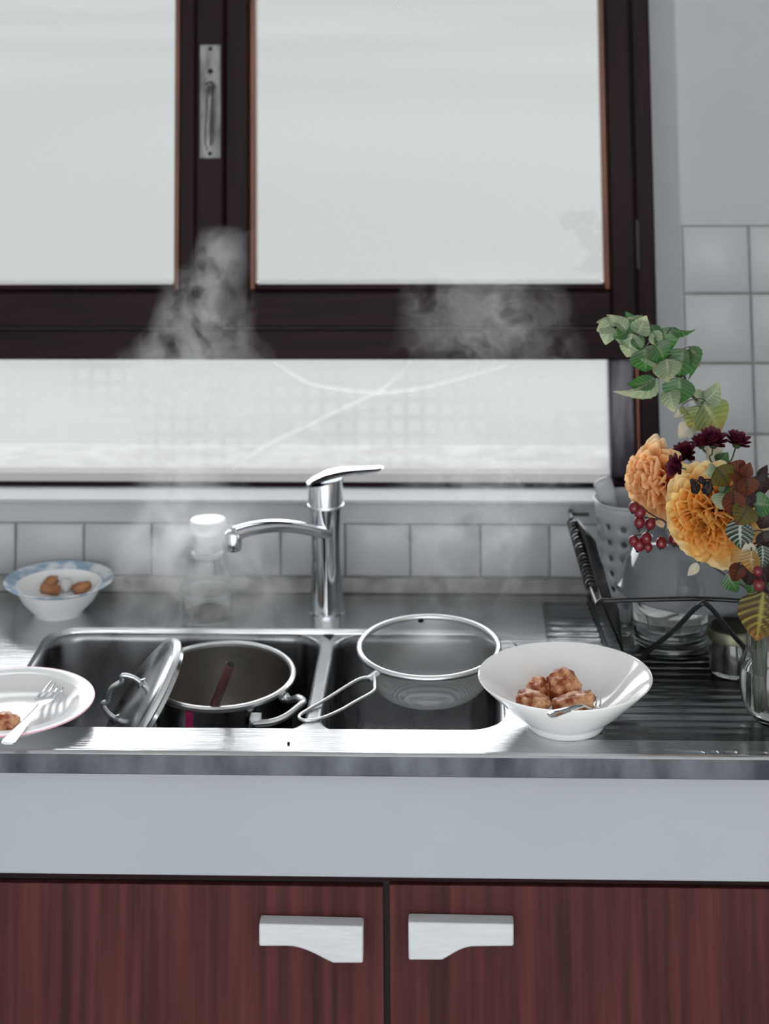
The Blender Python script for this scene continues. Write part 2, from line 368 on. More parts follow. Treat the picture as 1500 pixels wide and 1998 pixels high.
hg = MB(); hg.box((.4170,.052,1.392),(.4235,.060,1.472)); hg.build('hinge', mat('dark_hinge', (.02,.017,.018), .4, .6), win, bevel=.001)

# ------------------------------------------------------------------ sink worktop
FY = -.587                                            # front edge
sink = thing('sink_worktop', 'stainless steel worktop with two basins and ribbed drainboard', 'sink', (0,-.3,.9))
def rrect(x0, x1, y0, y1, r, z, n=7):
    pts = []
    for cx, cy, a0 in ((x1-r,y1-r,0),(x0+r,y1-r,90),(x0+r,y0+r,180),(x1-r,y0+r,270)):
        for k in range(n+1):
            a = math.radians(a0+90*k/n); pts.append(Vector((cx+r*math.cos(a), cy+r*math.sin(a), z)))
    return pts
def fill_holes(outer, holes, name, m, parent):
    bm = bmesh.new(); ed = []
    for lp in [outer]+holes:
        vs = [bm.verts.new(p) for p in lp]; ed += [bm.edges.new((vs[i], vs[(i+1) % len(vs)])) for i in range(len(vs))]
    bmesh.ops.triangle_fill(bm, use_beauty=True, use_dissolve=False, edges=ed)
    for f in bm.faces:
        if f.normal.z < 0: f.normal_flip()
    me = bpy.data.meshes.new(name); bm.to_mesh(me); bm.free(); me.materials.append(m)
    return link(name, me, parent)
def loft(loops):
    b = MB(); n = len(loops[0])
    vs = [p for l in loops for p in l]; fs = []
    for j in range(len(loops)-1):
        for i in range(n): fs.append((j*n+i, j*n+(i+1) % n, (j+1)*n+(i+1) % n, (j+1)*n+i))
    b.add(vs, fs); return b
BX0, BX1, BY0, BY1 = -.504, .181, -.5085, -.1545
DX0, DX1, DY0, DY1 = .248, 1.25, -.535, -.036
WX0, WX1 = -1.25, 1.30
big = rrect(BX0, BX1, BY0, BY1, .052, .9)
drain_hole = rrect(DX0, DX1, DY0, DY1, .012, .9, 4)
fill_holes([Vector((WX0,FY+.013,.9)), Vector((WX1,FY+.013,.9)), Vector((WX1,-.004,.9)), Vector((WX0,-.004,.9))], [big, drain_hole], 'top_sheet', M_steel, sink)
# rolled front bead, lip
prof = [(.013,.9),(.0105,.9008),(.0085,.9022),(.005,.9026),(.0018,.9012),(0,.8985)]
lp = MB(); n = len(prof)
lp.add([(x, FY+a, z) for x in (WX0, WX1) for a, z in prof], [(i, i+1, n+i+1, n+i) for i in range(n-1)])
lp.build('front_bead', M_steel, sink)
lp = MB(); lp.box((WX0,FY,.8745),(WX1,FY+.012,.8985)); lp.build('front_lip', M_lip, sink, bevel=.001)
# basins
i1 = .0025
rim = loft([rrect(BX0, BX1, BY0, BY1, .052, .9), rrect(BX0+.0008, BX1-.0008, BY0+.0008, BY1-.0008, .0515, .8985), rrect(BX0+i1, BX1-i1, BY0+i1, BY1-i1, .05, .893)])
rim.build('basin_rim', M_steel, sink)
DV = -.0785; hw = .0065
def basin_loops(x0, x1, y0, y1):
    lps = []; z0 = .893
    for ins, z in ((0,z0),(.0018,z0-.0006),(.0036,z0-.0022),(.0050,z0-.0055),(.0058,z0-.011),(.007,.80),(.012,.752),(.018,.741),(.03,.735),(.05,.733)):
        lps.append(rrect(x0+ins, x1-ins, y0+ins, y1-ins, max(.05-ins*.3, .02), z))
    return lps
bl = basin_loops(BX0+i1+.001, DV-hw, BY0+i1+.001, BY1-i1-.001); br = basin_loops(DV+hw, BX1-i1-.001, BY0+i1+.001, BY1-i1-.001)
fill_holes(rrect(BX0+i1, BX1-i1, BY0+i1, BY1-i1, .05, .893), [bl[0], br[0]], 'basin_divider', M_steel, sink)
for l in (bl, br):
    b = loft(l); nn = len(l[0]); base = (len(l)-1)*nn; b.f.append(tuple(base+i for i in range(nn)))
    bo = b.build('basin', M_basin, sink, fix=False)
    c = sum(l[-1], Vector())/nn
    dr = MB(); dr.lathe([(.040,.0005),(.040,.002),(.034,.0025),(.030,.0005),(.012,-.0)],28, Matrix.Translation(c)); dr.build('drain', M_brush, bo)
ov = MB(); ov.prism([(DV-.008,-.1600,.8935),(DV+.008,-.1600,.8935),(DV+.003,-.178,.8935)], (0,0,.0006)); ov.build('overflow_slot', M_dark, sink, smooth=False)
# ribbed drainboard
def dfn(u, v):
    x = lerp(DX0, DX1, u**1.6); y = lerp(DY0, DY1, v)
    e = min((x-DX0)/.02, (DX1-x)/.02, 1); e = e*e*(3-2*e)
    fy = min((y-DY0)/.05, (DY1-y)/.012, 1); fy = max(0, fy)
    ph = ((y-DY0)/.0225) % 1
    h = .0026*(.5-.5*math.cos(2*math.pi*ph))
    return (x, y, .9+h*e*fy - .0022*e*min(1, fy))
MB().grid(dfn, 40, 265).build('drainboard', M_drain, sink, fix=False)

# ------------------------------------------------------------------ base cabinet
cab = thing('base_cabinet', 'sink cabinet with white fascia and red brown veneer doors', 'cabinet', (0,-.3,0))
MB().box((-1.25,-.545,.08),(1.25,-.01,.732)).build('carcass', M_dshadow, cab, smooth=False)
MB().box((-1.25,-.50,.0),(1.25,-.02,.08)).build('plinth', M_dshadow, cab, smooth=False)
MB().box((-1.25,-.562,.7420),(1.25,-.546,.8998)).build('fascia', M_fascia, cab, bevel=.0015)
MB().box((-1.25,-.552,.7335),(1.25,-.545,.7405)).build('shadow_strip', M_woodh, cab, smooth=False)
def handle(pts, par):
    b = MB(); b.prism([(x,-.582,z) for x, z in pts], (0,.0235,0)); return b.build('handle', M_white, par, bevel=.0022, seg=2, angle=30)
def curve_edge(xa, za, xb, zb, n=8):   # smooth S from (xa,za) to (xb,zb)
    return [(lerp(xa,xb,k/n), lerp(za,zb,math.sin(math.pi/2*k/n)**1.15)) for k in range(n+1)]
HL = [P(505,1803,-.582), P(708,1808,-.582), P(708,1880,-.582), P(650,1880,-.582), P(560,1847,-.582), P(505,1847,-.582)]
HL = [(p.x, p.z) for p in HL]
HR = [P(796,1800,-.582), P(1002,1804,-.582), P(1002,1847,-.582), P(925,1848,-.582), P(862,1874,-.582), P(797,1874,-.582)]
HR = [(p.x, p.z) for p in HR]
d1 = MB().box((-.62,-.558,.10),(.0190,-.5455,.7290)).build('door', M_door, cab, bevel=.0012)
d2 = MB().box((.0268,-.558,.10),(.62,-.5455,.7318)).build('door', M_door, cab, bevel=.0012)
MB().box((-1.25,-.558,.10),(-.6255,-.5455,.7295)).build('door', M_door, cab, bevel=.0012)
MB().box((.6255,-.558,.10),(1.25,-.5455,.7318)).build('door', M_door, cab, bevel=.0012)
handle([HL[0], HL[1], HL[2]] + curve_edge(*HL[3], *HL[4]) + [HL[5]], d1)
handle([HR[0], HR[1], HR[2]] + curve_edge(*HR[4], *HR[3])[::-1] + [HR[5]], d2)

# ------------------------------------------------------------------ mixer tap
tap = thing('mixer_tap', 'chrome single lever mixer tap behind the basins', 'tap', (-.0852,-.085,.9))
T0 = Matrix.Translation((-.0850,-.085,0))
b = MB(); b.lathe([(0,.9000),(.0285,.9000),(.0285,.9020),(.0272,.9030),(.0262,.91),(.0250,.94),(.0240,.98),(.0248,1.02),(.0270,1.054),(.0272,1.0575),(0,1.0575)], 48, Matrix.Translation((-.0865,-.085,0)))
b.build('body', M_chrome, tap)
b = MB(); b.lathe([(.0274,1.0575),(.0284,1.0580),(.0288,1.0595),(.0284,1.0612),(.0272,1.0618)], 48, Matrix.Translation((-.0875,-.085,0))); b.build('collar', M_brush, tap)
b = MB(); SEG = 40; ctr = Vector((-.0878,-.085,0)); vs = []; fs = []
ring = [[],[],[]]
for k in range(SEG):
    a = 2*math.pi*k/SEG; c_, s_ = math.cos(a), math.sin(a)
    ring[0].append(ctr+Vector((.0272*c_,.0272*s_,1.0618))); ring[1].append(ctr+Vector((.0276*c_,.0276*s_,1.085+.004*c_)))
    ring[2].append(ctr+Vector((.0278*c_,.0278*s_,1.0955+.0065*c_)))
for rr in ring: vs += rr
for j in range(2):
    for k in range(SEG): fs.append((j*SEG+k, j*SEG+(k+1) % SEG, (j+1)*SEG+(k+1) % SEG, (j+1)*SEG+k))
fs.append(tuple(2*SEG+k for k in range(SEG))); b.add(vs, fs); b.build('cartridge_cap', M_chrome, tap)
# lever: a thin blade that starts over the cap and rises to the right
lev = [(-.117,.006,1.0905,.0035),(-.108,.020,1.0955,.005),(-.088,.028,1.1030,.0055),(-.066,.0255,1.1080,.005),(-.044,.019,1.1105,.0042),(-.020,.0165,1.1120,.0036),(-.006,.0150,1.1135,.003),(0,.011,1.1145,.0022),(.003,.003,1.115,.001)]
b = MB(); vs = []; NS = 12
for x, hwid, z, th in lev:
    for k in range(NS):
        a = 2*math.pi*k/NS; vs.append((x, -.085+hwid*math.cos(a), z+th*math.sin(a)))
fs = [(j*NS+k, j*NS+(k+1) % NS, (j+1)*NS+(k+1) % NS, (j+1)*NS+k) for j in range(len(lev)-1) for k in range(NS)]
fs += [tuple(range(NS)), tuple((len(lev)-1)*NS+k for k in range(NS))[::-1]]
b.add(vs, fs); b.build('lever', M_chrome, tap)
sp_ = spline([(-.080,-.092,1.018),(-.098,-.112,1.0275),(-.128,-.137,1.0415),(-.160,-.165,1.0520),(-.192,-.192,1.0560),(-.2165,-.212,1.0545)], 5)
b = MB(); b.tube(sp_, [lerp(.0125,.0150,i/(len(sp_)-1)) for i in range(len(sp_))], 20, flat=.66); b.build('spout', M_chrome, tap)
b = MB(); b.lathe([(0,1.0600),(.008,1.0598),(.0128,1.056),(.0133,1.045),(.0128,1.034),(.0115,1.0315),(.009,1.0315),(.009,1.034),(0,1.034)], 28, Matrix.Translation((-.2165,-.212,0))); b.build('aerator', M_chrome, tap)

# ------------------------------------------------------------------ carafe behind the left basin
car = thing('glass_jar', 'clear glass jar with flared rim and tall hollow stopper behind steam', 'jar', (-.270,-.100,.9))
TJ = Matrix.Translation((-.2705,-.100,.8990))
b = MB(); b.lathe([(0,.001),(.034,.001),(.0385,.004),(.0395,.012),(.0390,.034),(.0440,.0395),(.0448,.0415),(.0435,.0430),(.0365,.0400),(.0365,.012),(.034,.005),(0,.005)], 48, TJ); b.build('body', M_glass, car)
b = MB(); b.lathe([(.0425,.0432),(.0400,.0475),(.0300,.066),(.0222,.082),(.0222,.088),(.0200,.0885),(.0198,.083),(.0275,.066),(.0375,.0475),(.0395,.0432)], 48, TJ, close=True); b.build('shoulder', M_glass, car)
b = MB(); b.lathe([(.0235,.0885),(.0255,.0895),(.0255,.0950),(.0215,.0975),(.0208,.122),(.0270,.1265),(.0292,.130),(.0292,.138),(.0270,.1425),(.010,.1445),(0,.1445),(0,.139),(.022,.138),(.018,.124),(.018,.0885)], 48, TJ, close=False); b.build('stopper', mat('milky_glass', (.86,.88,.89), .12, trans=.55, ior=1.4), car)

# ------------------------------------------------------------------ blue-rimmed bowl with scraps
def rim_print():
    m = mat('blue_flower_print', (.30,.42,.55), .2, col2=(.74,.78,.80), vscale=42, detail=1, lo=.42, hi=.6)
    return m
asx = Vector((-.5045,-.092,.9))
ash = thing('small_bowl', 'small white bowl with blue patterned rim holding brown scraps', 'bowl', asx)
TA = Matrix.Translation(asx)
b = MB(); b.lathe([(0,.003),(.030,.003),(.034,.0),(.038,.0),(.040,.004),(.058,.022),(.068,.0405),(.0672,.0425),(.057,.031),(.042,.0245),(0,.0225)], 56, TA); b.build('bowl_body', M_porc, ash)
b = MB(); b.lathe([(.0668,.0395),(.068,.0405),(.080,.0455),(.0845,.0480),(.0850,.0492),(.0840,.0498),(.078,.0475),(.0672,.0428)], 56, TA); b.build('rim_band', rim_print(), ash)
def lump(name, loc, size, rot, m, seed, label, cat, group=None, amp=.25, fr=1.6, box=0, sub=4):
    bm = bmesh.new(); bmesh.ops.create_icosphere(bm, subdivisions=sub, radius=1)
    for v in bm.verts:
        p = v.co.copy()
        if box: p = Vector([math.copysign(abs(c)**(1-box), c) for c in p]); 
        k = 1+amp*noise.noise(p*fr+Vector((seed*3.1, seed, 0)))+amp*.55*noise.noise(p*fr*2.3+Vector((0,seed*1.7,5)))+amp*.45*noise.noise(p*fr*4.5+Vector((seed,0,9)))+amp*.25*noise.noise(p*fr*10+Vector((seed,7,9)))
        v.co = Vector((p.x*size[0], p.y*size[1], p.z*size[2]))*k
    me = bpy.data.meshes.new(name); bm.to_mesh(me); bm.free(); me.materials.append(m)
    me.polygons.foreach_set('use_smooth', [True]*len(me.polygons))
    o = link(name, me); o.location = loc; o.rotation_euler = rot
    return tag(o, label, cat, group)
b = MB(); b.lathe([(0,-.017),(.0055,-.017),(.0065,-.0155),(.0078,.012),(.007,.016),(0,.017)], 20); o = b.build('cork', M_scrap); o.location = (-.5200,-.0830,.9305); o.scale = (.95,)*3; o.rotation_euler = (0, math.radians(84), math.radians(-25))
tag(o, 'short orange brown cork lying in the blue-rimmed bowl', 'cork')
b = MB(); b.lathe([(0,-.011),(.007,-.0105),(.0125,-.004),(.0130,.002),(.010,.0085),(.004,.0125),(0,.013)], 26); o = b.build('garlic_bulb', mat('pale_bulb', (.66,.67,.67), .3, vary=.2, vscale=60)); o.location = (-.4985,-.0680,.9322); o.scale = (.85,)*3; o.rotation_euler = (.5,.3,0)
tag(o, 'pale grey round bulb between brown scraps in the blue-rimmed bowl', 'bulb')
lump('food_scrap', (-.4715,-.0800,.9325), (.0155,.0090,.0085), (0,-.25,.15), M_scrap, 3, 'plump brown scrap beside the pale bulb in the blue-rimmed bowl', 'food scrap', amp=.2)
lump('food_scrap', (-.5260,-.0600,.9325), (.0150,.008,.0085), (0,-.5,.3), M_scrap, 5, 'brown scrap propped behind the cork in the blue-rimmed bowl', 'food scrap', amp=.25)

# ------------------------------------------------------------------ saucepan in the left basin
pc = Vector((-.2235,-.289,.884)); PT = Matrix.Translation(pc) @ Matrix.Rotation(math.radians(-3.6), 4, 'X').inverted()
PT = Matrix.Translation(pc) @ Matrix.Rotation(math.radians(3.6), 4, 'X')
pot = thing('saucepan', 'steel saucepan of cloudy water standing in the left basin', 'saucepan', (pc.x,pc.y,.745))
b = MB(); b.lathe([(0,-.1450),(.094,-.1450),(.099,-.1410),(.1005,-.131),(.1005,-.004)], 64, PT); b.build('outer_wall', M_potst, pot)
b = MB(); b.lathe([(.0985,-.003),(.0985,-.133),(.094,-.140),(0,-.140)], 64, PT); b.build('inner_wall', M_potin, pot)
b = MB(); b.lathe([(.0985,-.004),(.0988,.0008),(.1010,.0030),(.1040,.0030),(.1065,.0008),(.1065,-.0025),(.1045,-.0048),(.1003,-.0055)], 64, PT); b.build('rim', M_brush, pot)
b = MB(); b.lathe([(0,-.085),(.0984,-.085)], 64, Matrix.Translation(pc+Vector((0,.0053,0)))); o = b.build('cooking_water', M_soup); tag(o, 'cloudy brownish cooking water filling the saucepan', 'water')
hh = spline([P(497,1412,-.385), P(530,1409,-.392), P(558,1398,-.385), P(585,1377,-.365), P(591,1369,-.350), P(581,1362,-.335), P(564,1366,-.322), P(556,1356,-.318)], 5)
b = MB(); b.tube(hh, [.0058]*len(hh), 12, flat=.8); b.build('handle', M_brush, pot)
b = MB(); b.tube(spline([P(499,1392,-.380), P(498,1410,-.386), P(497,1428,-.386)], 4), .009, 10, flat=.5, up=(0,1,0)); b.build('handle_bracket', M_potst, pot)
# magenta mark printed on the pan side
b = MB()
def pk(u, v):
    a = math.radians(lerp(-113,-106,u)); q = PT @ Vector((.1008*math.cos(a), .1008*math.sin(a), lerp(-.05,-.008,v))); return q
b.grid(pk, 5, 6); b.build('printed_mark', M_pink, pot, fix=False)
sd = thing('wooden_spoon', 'dark wooden spoon standing in the saucepan', 'spoon', P(419,1373,-.3825))
a0, a1 = P(419,1373,-.3825), P(450,1296,-.420); dr_ = (a1-a0); low = a0-dr_*1.72
b = MB(); b.tube([low, lerp(low,a0,.5), a0, lerp(a0,a1,.5), a1-dr_*.02, a1], [.006,.0062,.0064,.0066,.0068,.0058], 14); b.build('handle', M_spoon, sd)
b = MB(); b.lathe([(0,-.001),(.0040,-.001),(.0056,.0),(.0040,.0014),(0,.0018)], 14, Matrix.Translation(a1) @ frame(dr_)); b.build('end_cap', M_dark, sd)
b = MB(); b.tube([low+dr_*.1, low-dr_*.05, low-dr_*.2, low-dr_*.3], [.005,.014,.016,.006], 14, flat=.35); b.build('spoon_bowl', M_spoon, sd)

# lid leaning on the pan
ln_ = Vector((-.790,-.150,.585)).normalized(); lc = P(246,1374,-.325)+Vector((.0167,0,-.0043))
LT = Matrix.Translation(lc) @ frame(ln_, (0,1,0))
tip = lc+ln_*.0095; hl_ = []       # the pan's other handle, which carries the cover
for dy_, out_ in ((-.036,0),(-.034,.6),(-.026,.95),(0,1),(.026,.95),(.034,.6),(.036,0)):
    yy_ = tip.y+.012+dy_; wx_ = pc.x-math.sqrt(max(0,.0995**2-(yy_-pc.y)**2)); hl_.append(Vector((lerp(wx_, tip.x-.19*dy_, out_), yy_, tip.z)))
b = MB(); b.tube(spline(hl_, 4), .0045, 12, flat=.8); b.build('handle', M_brush, pot)
lid = thing('pan_cover', 'domed steel cover leaning on the saucepan beside the dinner plate', 'pan cover', lc)
b = MB(); b.lathe([(0,.017),(.03,.0162),(.06,.0135),(.085,.0095),(.0925,.007)], 64, LT); b.lathe([(.0925,.004),(.085,.0065),(.06,.0105),(.03,.013),(0,.0138)], 64, LT); b.build('dome', M_potst, lid, fix=False)
b = MB(); b.lathe([(.0925,.004),(.0925,.007),(.0965,.0072),(.1005,.0045),(.1025,.0),(.1015,-.0022),(.0985,-.0015),(.0965,.003)], 64, LT, close=True); b.build('rim', M_brush, lid)
b = MB(); b.lathe([(.0955,.002),(.0965,-.009),(.0950,-.010),(.0935,.002)], 64, LT, close=True); b.build('flange', M_potst, lid)
pts = [LT @ Vector(p) for p in ((0,-.030,.016),(0,-.030,.030),(0,-.024,.044),(0,-.016,.041),(0,0,.047),(0,.016,.041),(0,.024,.044),(0,.030,.030),(0,.030,.016))]
b = MB(); b.tube(spline(pts, 4), .0036, 10); b.build('loop_handle', M_brush, lid)
for s_ in (-1,1):
    b = MB(); b.lathe([(0,.004),(.005,.0035),(.009,0)], 16, LT @ Matrix.Translation((0,.030*s_,.0155))); b.build('rivet', M_potst, lid)

# ------------------------------------------------------------------ strainer over the right basin
M_mesh = bpy.data.materials.new('wire_gauze'); M_mesh.use_nodes = True; MATS['wire_gauze'] = M_mesh
t = M_mesh.node_tree; pb = t.nodes['Principled BSDF']; pb.inputs['Metallic'].default_value = .9; pb.inputs['Roughness'].default_value = .42; pb.inputs['Base Color'].default_value = (.55,.56,.57,1)
tcn = t.nodes.new('ShaderNodeTexCoord'); mp = t.nodes.new('ShaderNodeMapping'); mp.inputs['Scale'].default_value = (5200,5200,5200); t.links.new(tcn.outputs['Object'], mp.inputs[0])
sx = t.nodes.new('ShaderNodeSeparateXYZ'); t.links.new(mp.outputs[0], sx.inputs[0]); sins = []
for k in (0,2):
    s_ = t.nodes.new('ShaderNodeMath'); s_.operation = 'SINE'; t.links.new(sx.outputs[k], s_.inputs[0]); sins.append(s_)
mm = t.nodes.new('ShaderNodeMath'); mm.operation = 'MAXIMUM'; t.links.new(sins[0].outputs[0], mm.inputs[0]); t.links.new(sins[1].outputs[0], mm.inputs[1])
gt = t.nodes.new('ShaderNodeMapRange'); gt.inputs[1].default_value = -.1; gt.inputs[2].default_value = .5; gt.inputs[3].default_value = .18; gt.inputs[4].default_value = .62; t.links.new(mm.outputs[0], gt.inputs[0]); t.links.new(gt.outputs[0], pb.inputs['Alpha'])
sc_ = Vector((.0748,-.263,.9145)); ST = Matrix.Translation(sc_) @ Matrix.Rotation(math.radians(3.4), 4, 'X')
stn = thing('strainer', 'round fine mesh strainer resting across the right basin', 'strainer', sc_)
b = MB(); b.tube([ST @ Vector((.1010*math.cos(2*math.pi*k/72), .1010*math.sin(2*math.pi*k/72), 0)) for k in range(72)], .0042, 12, closed=True); b.build('rim', M_brush, stn)
prof = [(.0985*math.cos(a)**.8 if a < 1.57 else 0, -.066*math.sin(a)**.9 if a > 0 else 0) for a in [math.pi/2*k/16 for k in range(17)]]
prof = [(.0995,-.001),(.0985,-.006)] + [(.0980*math.cos(math.pi/2*k/14)**.55, -.006-.060*math.sin(math.pi/2*k/14)) for k in range(1,14)] + [(0,-.066)]
b = MB(); b.lathe(prof, 72, ST); b.build('mesh_bowl', M_mesh, stn, fix=True)
fr_ = P(736,1312,-.340); fe = P(718,1326,-.352)
b = MB(); b.tube([fr_, fe], .0062, 8, flat=.5); b.build('ferrule', M_brush, stn)
wr = [P(722,1322,-.350), P(697,1327,-.362), P(640,1362,-.405), P(602,1384,-.435), P(584,1398,-.455), P(588,1407,-.468), P(606,1409,-.470), P(640,1400,-.455), P(690,1371,-.415), P(727,1350,-.385), P(731,1336,-.366), P(730,1320,-.350)]
wr = [Vector((p.x, p.y, max(p.z, .8950))) for p in spline(wr, 5)]
b = MB(); b.tube(wr, .0023, 10); b.build('wire_handle', M_brush, stn)
for dy in (0,.010):
    hk = [P(970,1254,-.232-dy), P(990,1252,-.232-dy), P(1003,1256,-.232-dy), PZ(1010,1264+4*(dy > 0),.9013)]
    b = MB(); b.tube(spline(hk, 4), .0016, 8); b.build('rest_wire', M_brush, stn)
b = MB(); b.lathe([(0,-.006),(.004,-.006),(.005,-.003),(.005,-.001),(.003,.0005),(0,.0005)], 16, Matrix.Translation(P(821,1205,-.164))); b.build('rest_knob', M_dark, stn)

# ------------------------------------------------------------------ white bowl with fried meat
bc = Vector((.2600,-.4900,.8996))
wbowl = thing('serving_bowl', 'wide white porcelain bowl with fried meat on the worktop', 'bowl', bc)
bp_ = [(0,.004),(.044,.004),(.046,.0006),(.050,.0006),(.0515,.004),(.0525,.008),(.075,.024),(.098,.045),(.1148,.0605),(.1158,.0625),(.1150,.0637),(.1125,.0625),(.096,.047),(.072,.0265),(.050,.0125),(.030,.009),(0,.008)]
b = MB(); b.lathe(bp_, 80, Matrix.Translation(bc)); b.build('bowl_body', M_porc, wbowl)
G = 'pieces of fried meat in the white bowl'
lump('meat_piece', (.2150,-.508,.9345), (.0215,.017,.0115), (0,.12,.1), M_meat, 11, 'blocky pale fried meat piece nearest the strainer in the white bowl', 'meat', G, .26, 1.5, .35)
lump('meat_piece', (.2580,-.4680,.9380), (.0220,.020,.0200), (.2,-.2,.4), M_meat, 12, 'rounded fried meat piece heaped on top in the white bowl', 'meat', G, .24, 1.5, .15)
lump('meat_piece', (.2255,-.4700,.9330), (.0145,.015,.0180), (.1,.2,.9), M_meat, 13, 'dark small fried meat piece leaning on the heaped piece in the white bowl', 'meat', G, .26, 1.6, .2)
lump('meat_piece', (.2690,-.5130,.9345), (.0275,.015,.0130), (.1,-.18,.15), M_meat, 14, 'long grooved fried meat piece beside the fork in the white bowl', 'meat', G, .28, 1.7, .3)
lump('meat_piece', (.2450,-.5170,.9155), (.028,.014,.0055), (0,0,.05), M_meat, 15, 'flat fried meat piece under the others in the white bowl', 'meat', G, .25, 1.5, .2)

def fork(label, path, upv, wid=1.0):
    """path: handle end -> shoulder -> tine tips, 3d points; flat blade with four tines"""
    pts = spline(path, 6); n = len(pts); up = Vector(upv).normalized()
    f = thing('fork', label, 'fork', pts[0])
    Ls = [0]
    for i in range(1, n): Ls.append(Ls[-1]+(pts[i]-pts[i-1]).length)
    T = Ls[-1]
    def at(s):
        for i in range(n-1):
            if Ls[i+1] >= s: k = (s-Ls[i])/max(1e-9, Ls[i+1]-Ls[i]); break
        else: i, k = n-2, 1
        p = pts[i].lerp(pts[i+1], k); tg = (pts[min(i+2,n-1)]-pts[max(i-1,0)]).normalized()
        sd_ = tg.cross(up).normalized(); return p, sd_, sd_.cross(tg).normalized()
    def blade(s0, s1, wfn, off, th, cnt):
        b = MB(); vs = []; fs = []
        for j in range(cnt):
            s = lerp(s0, s1, j/(cnt-1)); p, sd_, nn_ = at(s); w = wfn(j/(cnt-1))*wid; p = p+sd_*off*wid
            for k in range(8):
                a = 2*math.pi*k/8+math.pi/8; vs.append(p+sd_*(w*math.cos(a))+nn_*(th*math.sin(a)))
        for j in range(cnt-1):
            for k in range(8): fs.append((j*8+k, j*8+(k+1) % 8, (j+1)*8+(k+1) % 8, (j+1)*8+k))
        fs += [tuple(range(8)), tuple((cnt-1)*8+k for k in range(8))[::-1]]
        return b.add(vs, fs)
    blade(0, T*.62, lambda t: lerp(.0085,.0036,min(1,t*1.25)) if t > .06 else .0065, 0, .0019, 16).build('handle', M_fork, f)
    blade(T*.60, T*.76, lambda t: lerp(.0034,.0125,t**.7), 0, .0012, 8).build('shoulder', M_fork, f)
    for k in range(4):
        blade(T*.74, T, lambda t: lerp(.0022,.0010,t), (k-1.5)*.0066, .0010, 8).build('tine', M_fork, f)
    return f
fork('steel fork resting over the edge of the white bowl', [PZ(1072,1396,.9675), PZ(1098,1387,.9660), P(1135,1377,-.575), P(1148,1382,-.530), P(1158,1378,-.512), P(1161,1352,-.500)], (0,-.3,1), .8)

# ------------------------------------------------------------------ dinner plate, left
plc = Vector((-.486,-.482,.9000))
pl = thing('dinner_plate', 'white dinner plate with thin pink rim over the basin corner', 'plate', plc)
pp = [(0,.002),(.060,.002),(.063,.0),(.067,.0),(.069,.003),(.086,.011),(.0945,.0190),(.110,.0205),(.1122,.0210),(.1122,.0230),(.0940,.0215),(.0915,.0205),(.0845,.0125),(.074,.0060),(.03,.0045),(0,.0045)]
b = MB(); b.lathe(pp, 80, Matrix.Translation(plc)); b.build('plate_body', M_porcp, pl)
b = MB(); b.lathe([(.1122,.0208),(.1136,.0212),(.1139,.0222),(.1134,.0232),(.1122,.0231)], 80, Matrix.Translation(plc)); b.build('rim_band', M_pinkrim, pl)
fork('steel fork lying across the dinner plate, tines over its far rim', [PZ(14,1450,.9270), PZ(30,1432,.9253), PZ(60,1398,.9240), PZ(84,1369,.9215), PZ(97,1353,.9165), PZ(106,1343,.9150), PZ(112,1334,.9190)], (0,-.1,1), 1.25)
G2 = 'pieces of fried meat on the dinner plate'
lump('meat_piece', PZ(10,1410,.9155), (.0185,.016,.0105), (0,.2,.6), M_meat, 21, 'ragged fried meat piece beside the fork on the dinner plate', 'meat', G2, .3, 1.7, .2)
lump('meat_piece', PZ(-38,1398,.9155), (.018,.016,.0110), (0,.2,.2), M_meat, 22, 'fried meat piece at the far side of the ragged piece on the dinner plate', 'meat', G2, .3, 1.7, .2)

# ------------------------------------------------------------------ dish rack and what stands in it
RZ = 1.028
bl_, fl_ = PZ(1112,1003,RZ), PZ(1161,1172,RZ); fdir = PZ(1435,1166,RZ)-fl_; fr2 = fl_+fdir*1.75; br_ = bl_+Vector((fr2.x-bl_.x, .0, 0))
rack = thing('dish_rack', 'black wire dish rack with coil wrapped end on the drainboard', 'dish rack', (.45,-.2,.9))
b = MB(); b.tube(spline([bl_+Vector((.03,0,0)), bl_+Vector((.008,0,0)), bl_+(fl_-bl_)*.03, fl_+(bl_-fl_)*.05, fl_+fdir.normalized()*.010, fl_+fdir*.3, fl_+fdir*.7, fr2, br_, lerp(bl_,br_,.5)], 5, closed=True), .0032, 10); b.build('top_rail', M_wire, rack)
# coil around the end bar
cl = []; ax = (fl_-bl_); a_, e_ = bl_+ax*.12, bl_+ax*.88; Mx = frame(ax, (0,0,1)); turns = 19
for k in range(turns*10+1):
    t_ = k/(turns*10); an = 2*math.pi*turns*t_
    cl.append(a_.lerp(e_, t_) + (Mx.to_3x3() @ Vector((math.cos(an), math.sin(an), 0)))*.0068)
b = MB(); b.tube(cl, .0026, 7); b.build('coil', M_wire, rack)
